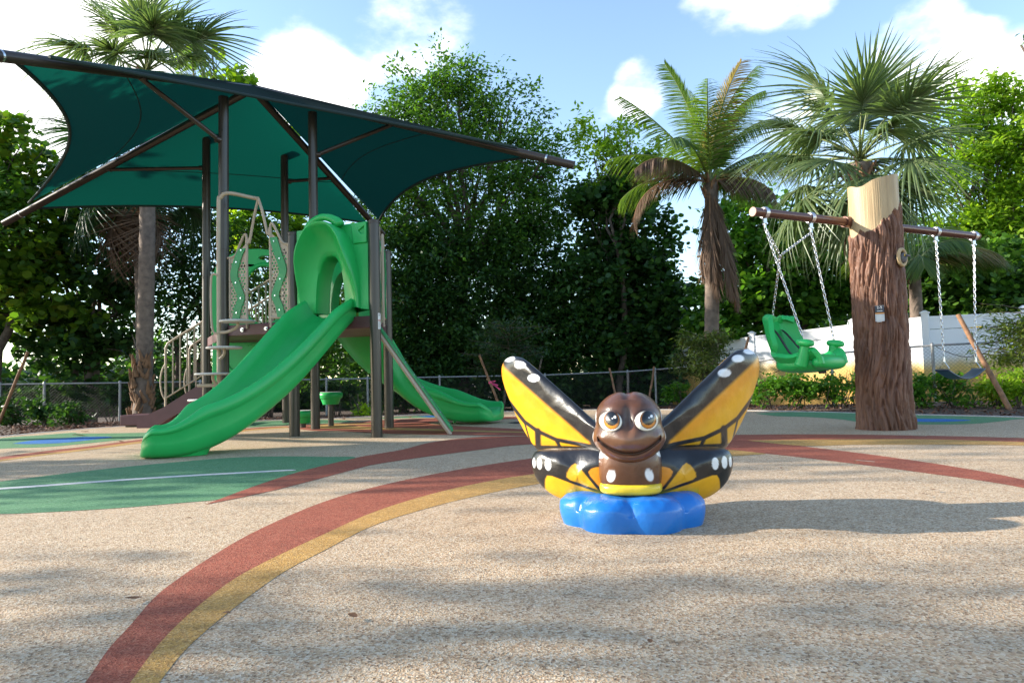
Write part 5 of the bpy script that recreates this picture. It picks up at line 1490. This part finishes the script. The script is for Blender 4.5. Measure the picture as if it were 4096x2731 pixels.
# centre: the big round-crowned tree
tree('tallest round crowned green tree at the centre behind the canopy', gb(1850, 21), lb(21, (1850, 345, 190, 110), (1680, 420, 150, 130), (2010, 450, 170, 130), (1560, 500, 110, 110), (1800, 560, 220, 160), (2080, 650, 180, 160), (1620, 700, 190, 160), (1850, 800, 260, 190), (2200, 640, 70, 60), (2180, 830, 150, 150), (1600, 900, 180, 150), (2000, 960, 220, 170), (1750, 1050, 220, 150)), 44000, .15, 'leaf_mid', 'diamond', 'broadleaf_tree', TREES, .24, 21, per=12, twig=.26, shell=.45)
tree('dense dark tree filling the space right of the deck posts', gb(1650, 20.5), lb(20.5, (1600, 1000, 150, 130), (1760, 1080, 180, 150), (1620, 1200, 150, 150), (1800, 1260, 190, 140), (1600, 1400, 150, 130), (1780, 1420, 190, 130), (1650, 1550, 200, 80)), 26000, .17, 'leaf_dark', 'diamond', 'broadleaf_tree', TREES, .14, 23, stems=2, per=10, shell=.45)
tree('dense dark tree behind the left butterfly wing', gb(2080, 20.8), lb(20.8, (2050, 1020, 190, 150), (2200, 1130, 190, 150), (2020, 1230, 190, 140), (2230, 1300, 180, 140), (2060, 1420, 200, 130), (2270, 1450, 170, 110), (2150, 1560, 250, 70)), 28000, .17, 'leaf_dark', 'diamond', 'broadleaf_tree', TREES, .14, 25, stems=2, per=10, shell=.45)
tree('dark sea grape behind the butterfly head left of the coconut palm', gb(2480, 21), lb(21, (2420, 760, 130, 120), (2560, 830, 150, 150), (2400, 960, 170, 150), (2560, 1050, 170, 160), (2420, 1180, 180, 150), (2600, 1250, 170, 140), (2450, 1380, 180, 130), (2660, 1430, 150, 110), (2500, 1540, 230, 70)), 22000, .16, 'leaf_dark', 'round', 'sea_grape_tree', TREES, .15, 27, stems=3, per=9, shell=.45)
tree('sparse yellow-green treetop just left of the coconut palm crown', gb(2480, 20.5), lb(20.5, (2420, 520, 110, 60), (2520, 560, 110, 80), (2380, 640, 120, 90), (2500, 700, 140, 100), (2620, 620, 80, 60)), 2600, .17, 'leaf_bright', 'diamond', 'broadleaf_tree', TREES, .12, 29, twig=.2)
tree('sea grape with round leaves between the coconut palm and the swing trunk', gb(3120, 19.6), lb(19.6, (2990, 830, 110, 80), (3100, 930, 160, 110), (2960, 1010, 140, 120), (3180, 1060, 160, 120), (3010, 1170, 170, 120), (3280, 1000, 140, 110), (3300, 1180, 150, 110), (3140, 1260, 190, 80), (2890, 1250, 120, 110), (3420, 1120, 150, 130)), 17000, .15, 'leaf_shrub', 'round', 'sea_grape_tree', TREES, .14, 31, stems=3, per=9, shell=.45)
tree('tall bright yellow-green tree at the right edge of the picture', gb(4050, 19), lb(19, (3920, 400, 130, 75), (4060, 420, 150, 100), (3800, 520, 110, 80), (3960, 580, 190, 110), (4150, 620, 200, 160), (3820, 700, 150, 100), (4020, 760, 200, 120), (3900, 890, 190, 110), (4120, 900, 180, 140), (3780, 960, 120, 90), (4000, 1040, 200, 100)), 24000, .17, 'leaf_bright', 'diamond', 'broadleaf_tree', TREES, .2, 33, per=14, twig=.22, shell=.5)
tree('green hedge tree behind the right end of the white wall', gb(3880, 18), lb(18, (3700, 1080, 130, 110), (3850, 1120, 150, 110), (4020, 1120, 160, 120), (3760, 1210, 150, 90), (3950, 1220, 170, 90), (4150, 1200, 150, 110)), 15000, .15, 'leaf_mid', 'round', 'sea_grape_tree', TREES, .12, 35, stems=3, shell=.45)
# trees standing left of the frame that shade the play area
SH = 'shade trees left of the playground'
def shade_tree(x, y, h, r, n, seed, label, leaf=.17):
    rr = random.Random(seed); ls = []
    for k in range(9):
        a = k * 2.4; q = r * (.25 + .6 * rr.random()); ls.append((x + math.cos(a) * q, y + math.sin(a) * q, h * (.5 + .42 * rr.random()), r * .50, r * .50, h * .14))
    T = tree(label, (x, y, 0), ls, n, leaf, 'leaf_mid', 'diamond', 'broadleaf_tree', SH, .22, seed, twig=.3, shell=.5)
    return T

def far_wood():
    g = np.random.default_rng(99); n = 42000
    px_ = g.uniform(-900, 4900, n); Yv = g.uniform(23, 29, n)
    top = np.where(px_ < 1250, 1440, 1120) + 60 * np.sin(px_ / 130.0) + 40 * np.sin(px_ / 57.0 + 1) + 30 * g.normal(0, 1, n)
    py_ = top + (1640 - top) * g.random(n) ** .8
    C = np.array([list(pt(a, b, y)) for a, b, y in zip(px_, py_, Yv)])
    C[:, 2] = np.maximum(C[:, 2], -.25)
    o = leaf_mesh('far_wood', C, .42, M['leaf_dark'], None, 'diamond', .5, None, 99)
    o['kind'] = 'stuff'; o['label'] = 'dark mass of woodland far behind the fence'
far_wood()
# ------------------------------------------------------------------ palms
def fan_frond_mesh(name, seed, petl=.9, blade=.95, nleaf=40, droop=.35, spread=118):
    g = random.Random(seed); V = []; F = []
    def strip(p0, d, L_, w, up, dr, nseg=5):
        side = d.cross(up).normalized(); b = len(V)
        for i in range(nseg + 1):
            t = i / nseg
            ww = w * (.55 + .9 * t if t < .35 else .865 * (1 - (t - .35) / .65) ** .8 + .02)
            p = p0 + d * (L_ * t) - Vector((0, 0, 1)) * (dr * t ** 2.4 * L_)
            V.append(p + side * ww - up * .004); V.append(p + up * .010 * (1 - t)); V.append(p - side * ww - up * .004)
        for i in range(nseg):
            a = b + i * 3; F.append((a, a + 1, a + 4, a + 3)); F.append((a + 1, a + 2, a + 5, a + 4))
    hub = Vector((petl, 0, -.05 * petl))
    for k in range(nleaf):
        q = (k / (nleaf - 1) * 2 - 1); an = R(spread) * q + g.uniform(-.03, .03)
        tilt = .22 * math.cos(an) - .30 * abs(q) ** 2 + g.uniform(-.08, .08)
        d = Vector((math.cos(an), math.sin(an), -.25 * max(0, math.cos(an)) + .18 * (1 - abs(q)) + g.uniform(-.06, .06))).normalized()
        L_ = blade * (.70 + .30 * math.cos(an * .6)) * g.uniform(.88, 1.08)
        start = hub + Vector((.16 * max(0, math.cos(an)), 0, -.03))
        strip(start, d, L_, .027, Vector((0, 0, 1)), droop * g.uniform(.5, 1.5))
    me = bpy.data.meshes.new(name); me.from_pydata(V, [], F); return me, hub
def petiole_mesh(name, hub):
    mb = MB(); mb.tube([Vector((-.05, 0, 0)), hub * .5 + Vector((0, 0, .03)), hub + Vector((.18, 0, -.01))], [.026, .017, .010], 7)
    me = bpy.data.meshes.new(name); me.from_pydata(mb.v, [], mb.f); me.polygons.foreach_set('use_smooth', [True] * len(me.polygons)); me.materials.append(M['stalk']); return me
FANS = {}
for key, mats in (('g', 'fan_green'), ('d', 'fan_dark'), ('y', 'coco_dead')):
    FANS[key] = []
    for v in range(3):
        me, hub = fan_frond_mesh('fan_frond', 50 + v, .85 + .1 * v, .92 + .06 * v, 42, .34 + .16 * v if key != 'y' else .8)
        me.materials.append(M[mats]); FANS[key].append((me, petiole_mesh('petiole', hub)))
def place_frond(T, pair, loc, yaw, elev, roll, sc):
    o = bpy.data.objects.new('frond', pair[0]); COL.objects.link(o); o.parent = T
    o.location = Vector(loc) - ORG[T.name]
    o.rotation_euler = (Matrix.Rotation(yaw, 3, 'Z') @ Matrix.Rotation(-elev, 3, 'Y') @ Matrix.Rotation(roll, 3, 'X')).to_euler(); o.scale = (sc, sc, sc)
    p = bpy.data.objects.new('petiole', pair[1]); COL.objects.link(p); p.parent = o
    return o
def fan_palm(label, base, crown, r0, r1, nf, key, sc=1.0, seed=1, dead=3, boots=0, lo=-50, hi=85, rough_top=True):
    base = Vector(base); base.z = float(ground_z(base.x, base.y)); crown = Vector(crown)
    T = thing('cabbage_palm', label, 'palm tree', base, 'cabbage palms with fan fronds')
    n = 90; mb = MB(); pts = []; rad = []
    for i in range(n + 1):
        t = i / n; p = base.lerp(crown, t) + Vector((.05 * math.sin(t * 3), .04 * math.sin(t * 2.2 + 1), 0)); pts.append(p - Z * (.1 if i == 0 else 0))
        rad.append(lerp(r0, r1, t) * (1 + .028 * math.sin(i * 2.3) + .018 * math.sin(i * 5.1)) + .04 * math.exp(-t * 12))
    mb.tube(pts, rad, 22); mb.build('trunk', M['palm_bark'], T, smooth=180)
    rr = random.Random(seed)
    def boot(t, az, ln, w, tilt, mat='boot'):
        p = base.lerp(crown, t); rdir = Vector((math.cos(az), math.sin(az), 0)); r = lerp(r0, r1, t) + .04 * math.exp(-t * 12)
        lat = Vector((-rdir.y, rdir.x, 0)); a = p + rdir * (r - .01)
        up = (Z * math.cos(tilt) + lat * rr.uniform(-.55, .55)).normalized(); tipv = a + up * ln + rdir * (math.sin(tilt) * ln + .03)
        g = MB(); g.tube([a - up * ln * .2, a + up * ln * .3 + rdir * .03, tipv], [w, w * .75, w * .28], 6); g.build('leaf_boot', M[mat], T, smooth=60)
    for i in range(boots):
        boot(.015 + .17 * rr.random() ** 1.0, i * 2.399, .16 + .08 * rr.random(), .045 + .015 * rr.random(), R(12))
    if boots:
        for i in range(8): boot(.19 + .09 * rr.random(), i * 2.399, .20, .018, R(22), 'grey_wood')
    if rough_top:
        for i in range(16): boot(.90 + .09 * rr.random(), i * 2.399, .22, .04, R(25))
    for i in range(nf):
        t = (i + .5) / nf; el = lerp(hi, lo, t ** .85) + rr.uniform(-8, 8)
        k = key
        if dead and i >= nf - dead: k = 'y'; el = rr.uniform(-75, -60)
        place_frond(T, FANS[k][rr.randint(0, 2)], crown + Z * (.12 * (1 - t)), i * 2.399 + rr.uniform(-.2, .2), R(el), rr.uniform(-.5, .5), sc * rr.uniform(.85, 1.1))
    return T
cp = pt(585, 300, 14.4)
fan_palm('tall cabbage palm with ringed trunk behind the left side of the canopy', gb(566, 14.4), cp, .165, .145, 30, 'g', 1.0, 3, 2, boots=60)
cp2 = pt(545, 705, 15.8)
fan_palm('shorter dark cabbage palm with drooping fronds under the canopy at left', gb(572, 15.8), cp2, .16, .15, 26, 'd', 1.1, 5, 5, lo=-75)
cp3 = pt(3440, 655, 11.6)
fan_palm('cabbage palm with a full fan crown rising behind the swing trunk', gb(3480, 11.6), cp3, .17, .165, 36, 'g', 1.02, 9, 2, lo=-58)

def coco_frond(T, start, yaw, elev, L_, droop, mat, seed, hang_=.75, lw=.0135, ll=.72, twist=0):
    g = random.Random(seed); mb = MB(); pts = []; an = elev; p = Vector(start); n = 26
    hd = Vector((math.cos(yaw), math.sin(yaw), 0)); sd = Vector((-hd.y, hd.x, 0)); dirs = []
    for i in range(n + 1):
        t = i / n; a = elev - droop * t ** 1.4
        d = hd * math.cos(a) + Z * math.sin(a) + sd * (twist * t); d.normalize(); pts.append(p.copy()); dirs.append(d); p = p + d * (L_ / n)
    V = []; F = []
    per = 4
    for i in range(3, n + 1):
        for s_ in (-1, 1):
            for q in range(per):
                t = (i + q / per) / n
                if t > 1: continue
                i0 = min(i, n); pos = pts[i0].lerp(pts[min(i0 + 1, n)], q / per); d = dirs[i0]
                ln = ll * max(.15, math.sin(math.pi * (.10 + .83 * t)) ** .7) * g.uniform(.85, 1.12)
                nup = sd.cross(d).normalized() if sd.cross(d).length > 1e-4 else Z
                ld = (sd * s_ * (1 - .35 * hang_) + d * (.55 + .35 * t) - Z * hang_ * g.uniform(.25, .75) + nup * .12).normalized()
                if elev < -.7: ld = (d + sd * s_ * g.uniform(.05, .32) + nup * g.uniform(-.15, .25)).normalized()
                side = ld.cross(nup + sd * .3).normalized(); b = len(V)
                for k in range(4):
                    u = k / 3; pp = pos + ld * (ln * u) - Z * (hang_ * .38 * ln * u * u); w = lw * (.7 + .6 * u if u < .4 else 1.05 * (1 - u) / .6 + .05)
                    V.append(pp + side * w); V.append(pp - side * w)
                for k in range(3): F.append((b + 2 * k, b + 2 * k + 1, b + 2 * k + 3, b + 2 * k + 2))
    o0 = ORG[T.name]
    me = bpy.data.meshes.new('frond'); me.from_pydata([v - o0 for v in V], [], F); me.materials.append(M[mat])
    o = finish(me, 'frond', T, 0, False)
    mb.tube(pts, [lerp(.026, .005, i / n) for i in range(n + 1)], 6); mb.build('frond_rib', M['stalk'] if mat != 'coco_dead' else M['boot'], o, smooth=180)
    return o
def coco_palm(label, base, crown, r0, r1, spec, seed=1):
    base = Vector(base); base.z = float(ground_z(base.x, base.y)); crown = Vector(crown)
    T = thing('coconut_palm', label, 'palm tree', base, 'coconut palms with feather fronds')
    mb = MB(); n = 40
    mb.tube([base.lerp(crown, i / n) + Vector((.06 * math.sin(i / n * 2.5), 0, -.1 if i == 0 else 0)) for i in range(n + 1)], [lerp(r0, r1, i / n) * (1 + .02 * math.sin(i * 2.1)) for i in range(n + 1)], 18); mb.build('trunk', M['palm_bark'], T, smooth=180)
    mb = MB(); rr = random.Random(seed)
    for i in range(14):
        a = i * 2.399; p = crown + Vector((.1 * math.cos(a), .1 * math.sin(a), rr.uniform(-.35, .1))); mb.tube([p, p + Vector((.10 * math.cos(a), .10 * math.sin(a), .22))], [.05, .02], 6)
    mb.build('frond_base', M['boot'], T, smooth=60)
    for i, (yaw, el, L_, dr, mat, hg) in enumerate(spec):
        coco_frond(T, crown + Z * .02, R(yaw), R(el), L_, R(dr), mat, seed * 100 + i, hg)
    return T
# yaw 180 = to the left, 0 = to the right, 90 = away, 270 = to the camera
coco_palm('coconut palm with brown dead fronds hanging down its trunk', gb(2838, 15.6), pt(2838, 735, 15.6), .17, .15, [
    (95, 84, 3.1, 45, 'coco_green', .6), (60, 80, 3.0, 52, 'coco_green', .7), (40, 76, 2.9, 62, 'coco_green', .7), (20, 78, 3.1, 60, 'coco_green', .7), (330, 84, 2.8, 48, 'coco_green', .7), (200, 80, 2.9, 30, 'coco_green', .5), (300, 82, 2.7, 40, 'coco_yellow', .6), (255, 70, 2.6, 65, 'coco_green', .6), (10, 66, 2.9, 75, 'coco_green', .6),
    (180, 56, 2.9, 24, 'coco_green', .6), (175, 40, 2.5, 60, 'coco_green', .75), (210, 30, 2.4, 75, 'coco_dead', .9), (165, 22, 2.2, 70, 'coco_green', .9), (0, 40, 2.3, 62, 'coco_green', .7), (345, 32, 2.1, 85, 'coco_yellow', .85), (20, 20, 1.8, 55, 'coco_green', .9), (330, 8, 1.6, 70, 'coco_dead', 1.0), (230, 50, 2.2, 90, 'coco_green', .8), (120, 45, 2.6, 60, 'coco_green', .7), (60, 40, 2.5, 70, 'coco_green', .7),
    (186, 14, 2.5, 112, 'coco_dead', .55), (250, -66, 2.3, 22, 'coco_dead', .30), (290, -70, 2.7, 18, 'coco_dead', .25), (320, -74, 2.9, 14, 'coco_dead', .25), (265, -78, 2.6, 10, 'coco_dead', .25), (225, -72, 2.2, 16, 'coco_dead', .25), (350, -72, 2.4, 16, 'coco_dead', .25)], 4)
coco_palm('small coconut palm behind the white wall right of the swing trunk', gb(3665, 16.2), pt(3650, 1075, 16.2), .16, .13, [
    (20, 62, 2.0, 70, 'coco_green', .6), (5, 48, 2.2, 78, 'coco_green', .7), (160, 60, 1.9, 70, 'coco_green', .6), (175, 42, 1.7, 85, 'coco_green', .8), (90, 78, 2.0, 45, 'coco_green', .5), (340, 35, 2.0, 80, 'coco_yellow', .8), (350, 20, 2.2, 50, 'coco_green', .7), (200, 20, 1.6, 90, 'coco_dead', .9), (300, 50, 1.5, 90, 'coco_green', .7), (250, 30, 1.4, 95, 'coco_green', .8)], 6)
# ------------------------------------------------------------------ saplings, shrubs, fallen leaves
def feather_tree(label, base, top, mat, n, R_, leafl, seed, flowers=0, flat=.5, drop=.4):
    base = Vector(base); base.z = float(ground_z(base.x, base.y)) if base.y > 9.5 else -.02; top = Vector(top)
    T = thing('sapling', label, 'tree', base, 'young staked saplings'); rr = random.Random(seed); g = np.random.default_rng(seed)
    mb = MB(); limb(mb, base - Z * .05, top, .030, .012, seed, .05); C = []; tips = []
    for i in range(n):
        a = i * 2.399; t = .45 + .55 * rr.random(); s = base.lerp(top, t); ln = R_ * rr.uniform(.5, 1.0)
        e = s + Vector((math.cos(a) * ln, math.sin(a) * ln, ln * flat * rr.uniform(.2, 1.0) - drop * ln * .2))
        pp = limb(mb, s, e, .010, .003, seed * 13 + i, .12, 5); tips.append(e)
        for q in range(60):
            u = rr.random() ** .7; k = min(4, int(u * 5)); p = pp[k].lerp(pp[k + 1], u * 5 - k)
            w = .16 * (1.15 - u * .6)
            C.append((p.x + rr.gauss(0, w * .7), p.y + rr.gauss(0, w * .7), p.z + rr.gauss(0, w * .30) - rr.random() * drop * .15))
    mb.build('trunk', M['bark'], T, smooth=180, recalc=False)
    leaf_mesh('crown', np.array(C), leafl, M[mat], T, 'narrow', .9, None, seed)
    for i in range(flowers):
        p = tips[rr.randrange(len(tips))] + Vector((rr.uniform(-.1, .1), rr.uniform(-.1, .1), .03)); m2 = MB(); m2.lathe([(.004, 0), (.026, .012), (.020, .026), (.003, .022)], p, 7); m2.build('flower', M['flower'], T)
    return T
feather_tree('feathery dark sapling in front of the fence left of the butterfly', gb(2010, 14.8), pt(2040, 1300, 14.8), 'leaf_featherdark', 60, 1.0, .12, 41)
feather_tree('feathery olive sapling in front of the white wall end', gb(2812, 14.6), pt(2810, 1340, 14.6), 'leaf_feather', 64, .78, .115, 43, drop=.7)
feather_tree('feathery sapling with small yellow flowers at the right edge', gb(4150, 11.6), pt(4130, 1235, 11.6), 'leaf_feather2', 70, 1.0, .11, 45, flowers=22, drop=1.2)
def shrub(px, py, Y, rx, ry, n, label, mat='leaf_shrub', seed=1, leaf=.11):
    c = pt(px, py, Y); k = Y / FPX; b = Vector((c.x, c.y, float(ground_z(c.x, c.y)) if Y > 9.5 else 0)); rr = random.Random(seed)
    T = thing('shrub', label, 'shrub', b, 'leafy shrubs along the planting beds')
    mb = MB(); h = c.z + ry * k - b.z
    for i in range(9):
        e = b + Vector((rr.uniform(-.8, .8) * rx * k, rr.uniform(-.3, .3), h * rr.uniform(.6, .98))); limb(mb, b + Vector((rr.uniform(-.15, .15), 0, -.03)), e, .010, .003, seed * 5 + i, .1, 4)
    mb.build('stem', M['bark'], T, smooth=180, recalc=False)
    ls = []
    for i in range(6): ls.append((c.x + rr.uniform(-.65, .65) * rx * k, c.y + rr.uniform(-.2, .2), c.z + rr.uniform(-.45, .35) * ry * k, rx * k * .48, .26, ry * k * .55))
    C, dd = crown_pts(ls, n, seed, .07, 8, .5); C[:, 2] = np.maximum(C[:, 2], b.z + .05)
    leaf_mesh('foliage', C, leaf, M[mat], T, 'diamond', .6, dd, seed)
shrub(60, 1630, 13.4, 110, 80, 1100, 'dark leafy shrub by the leaning stake at the left edge', 'leaf_dark', 61, .10)
shrub(190, 1650, 13.0, 90, 70, 900, 'low dark shrub beside the left fence post', 'leaf_dark', 62, .10)
shrub(285, 1660, 12.6, 70, 75, 800, 'bushy dark shrub left of the ringed palm base', 'leaf_dark', 63, .09)
shrub(2740, 1560, 15.6, 70, 55, 500, 'small green shrub at the foot of the white wall end', 'leaf_shrub', 64, .10)
shrub(3065, 1555, 12.6, 80, 62, 1000, 'green shrub under the bucket swing nearest the butterfly wing', 'leaf_shrub', 65, .095)
shrub(3190, 1556, 12.4, 80, 60, 1000, 'green shrub directly below the bucket swing seat', 'leaf_shrub', 66, .095)
shrub(3330, 1550, 12.2, 85, 62, 1000, 'green shrub just left of the swing trunk', 'leaf_shrub', 67, .095)
shrub(3405, 1530, 12.6, 60, 70, 500, 'thin upright shrub touching the swing trunk on the left', 'leaf_shrub', 68, .09)
shrub(3690, 1555, 11.6, 75, 62, 1000, 'green shrub just right of the swing trunk', 'leaf_shrub', 69, .09)
shrub(3790, 1550, 11.5, 75, 62, 900, 'green shrub below the belt swing', 'leaf_shrub', 70, .09)
shrub(3985, 1540, 11.2, 70, 68, 900, 'light green shrub behind the long leaning stake', 'leaf_bright', 71, .09)
shrub(4085, 1530, 11.0, 75, 80, 1000, 'light green shrub at the right edge below the flowering sapling', 'leaf_bright', 72, .09)
shrub(3900, 1590, 11.6, 60, 22, 300, 'low grassy tuft at the wall foot between two shrubs', 'leaf_shrub', 73, .07)
shrub(1440, 1630, 15.0, 60, 60, 500, 'sunlit low bush seen under the play deck', 'leaf_bright', 74, .09)
for i, (a, b, l) in enumerate([(40, 1590, 'dark hedge bush behind the fence at the far left edge'), (175, 1585, 'dark hedge bush behind the fence at its first post'), (320, 1580, 'dark hedge bush behind the fence left of the ringed palm'), (455, 1578, 'dark hedge bush behind the fence touching the ringed palm'),
        (720, 1572, 'dark hedge bush behind the fence below the stair rails'), (1080, 1566, 'dark hedge bush behind the fence under the front slide'), (1350, 1560, 'dark hedge bush behind the fence behind the taller stool'), (1500, 1558, 'dark hedge bush behind the fence between the deck posts')]):
    shrub(a, b, 17.6 if a < 900 else 19.2, 95, 75, 1500, l, 'leaf_hedge', 120 + i, .14)
# dry leaves on the rubber
def dry_leaf(px, py, size, label, seed, z=0.0):
    p = gnd(px, py, z + .014) if py > 1500 else None; rr = random.Random(seed); a = rr.random() * 6.28
    ux, uy = Vector((math.cos(a), math.sin(a), 0)), Vector((-math.sin(a), math.cos(a), 0)); G = []
    for i in range(6):
        t = i / 5; w = math.sin(math.pi * (.06 + .9 * t)) * .32; row = []
        for j in (-1, -.5, 0, .5, 1): row.append(p + (ux * (t - .5) + uy * (w * j)) * size + Z * (size * (.22 * abs(j) ** 1.5 * w + .12 * math.sin(t * 3 + seed) * t)))
        G.append(row)
    mb = MB(); mb.grid(G); o = mb.build('fallen_leaf', M['dead_leaf'], smooth=180, recalc=False)
    zmin = min(v.co.z for v in o.data.vertices)
    for v in o.data.vertices: v.co.z += -zmin + z + .0125
    tag(recentre(o), label, 'leaf', 'dry leaves lying on the rubber ground')
for i, (a, b, s, l) in enumerate([(534, 2391, .045, 'small dry leaf left of the wide red arc'), (1410, 2459, .035, 'pale dry leaf right of the yellow arc'), (905, 2449, .025, 'tiny dry scrap on the edge of the yellow arc'), (755, 2072, .03, 'thin dry leaf below the green leaf shape'),
        (315, 1742, .16, 'large curled dry leaf beside the blue pond shape'), (340, 1726, .12, 'dry leaf on the far left edging'), (485, 1766, .08, 'dry leaf on the thin far left stripe'), (100, 1730, .10, 'dry leaf near the leaning left stake'), (200, 1722, .12, 'orange dry leaf on the left edging'),
        (580, 1808, .05, 'dry leaf just left of the front slide exit'), (1060, 1790, .03, 'small red dry leaf right of the front slide foot'), (1640, 1668, .13, 'brown dry leaf behind the climbing board'), (1790, 1667, .12, 'brown dry leaf by the far blue shape'), (1830, 1666, .10, 'orange dry leaf near the far edging'), (1715, 1653, .12, 'dry leaf on the far white edging'),
        (1990, 1647, .10, 'yellow dry leaf behind the back slide exit'), (3700, 1976, .03, 'tiny red leaf on sunlit ground at right'), (3735, 1956, .03, 'thin red leaf on sunlit ground at right'), (2985, 1643, .08, 'dark leaf at the edging by the right wing'), (3420, 1846, .03, 'small dark leaf on the right red arm'), (1590, 1774, .03, 'small dark leaf in front of the deck post'),
        (3120, 1871, .035, 'small dark scrap right of the lower right wing'), (1370, 1677, .14, 'pale dry leaf under the play deck'), (2600, 2560, .02, 'tiny dark scrap in the near foreground')]):
    dry_leaf(a, b, s, l, 300 + i)
def twig(p, label):
    q = [gnd(a, b, .010) for a, b in p]; mb = MB(); mb.tube([Vector(v) for v in catmull(q, 4)], .0022, 5); tag(recentre(mb.build('twig', M['grey_wood'])), label, 'twig', 'thin twigs lying on the rubber ground')
twig([(3424, 1839), (3455, 1842), (3500, 1846)], 'thin pale twig across the right red arm')
twig([(3650, 1741), (3680, 1743), (3708, 1745)], 'thin twig on the far red band behind the swing trunk')
# shade trees outside the frame on the left, towards the sun
shade_tree(-13.5, 15.0, 6.9, 2.2, 3600, 81, 'broad shade tree left of the picture behind the canopy')
tree('unseen broad shade tree left of the picture with its crown shaped to shade the canopy', (-14.5, 9.6, 0), [(-14.5, 7.8, 6.9, .8, .7, .6), (-14.4, 8.7, 7.1, .8, .7, .7), (-14.5, 9.5, 7.5, .9, .8, .7), (-14.4, 10.2, 8.0, .9, .6, .8), (-14.6, 10.6, 7.2, .9, .45, .8), (-14.5, 10.0, 6.9, .9, .9, .8), (-14.3, 10.5, 8.6, .7, .35, .4), (-14.5, 9.8, 8.3, .7, .5, .5), (-14.6, 8.3, 5.8, 1.0, 1.1, .7), (-14.5, 9.6, 5.6, 1.1, 1.2, .8), (-14.5, 7.2, 5.4, .9, .8, .7), (-14.4, 10.7, 6.3, .8, .5, .8)], 22000, .22, 'leaf_mid', 'diamond', 'broadleaf_tree', SH, .24, 82, twig=.2, shell=.9)  # crown lobes shaped so this unseen tree shades the canopy's left panel
shade_tree(-14.0, 6.4, 6.8, 1.5, 2400, 85, 'slim shade tree left of the picture level with the slide exit', .19)
shade_tree(-13.0, 0.6, 7.6, 2.3, 4200, 83, 'open shade tree left of the picture near the camera', .19)
shade_tree(-10.0, 1.3, 5.4, 1.2, 900, 86, 'young shade tree left of the picture close to the camera', .16)
tree('overhanging tree whose leaf tips touch the top right corner', (8.9, 9.2, 0), [(6.98, 9.0, 4.95, .22, .3, .22), (7.5, 9.0, 5.3, .4, .4, .3), (8.6, 9.2, 5.6, .8, .8, .5), (9.3, 9.4, 6.0, .9, .9, .6)], 900, .13, 'leaf_mid', 'narrow', 'broadleaf_tree', None, .10, 88, twig=.16)
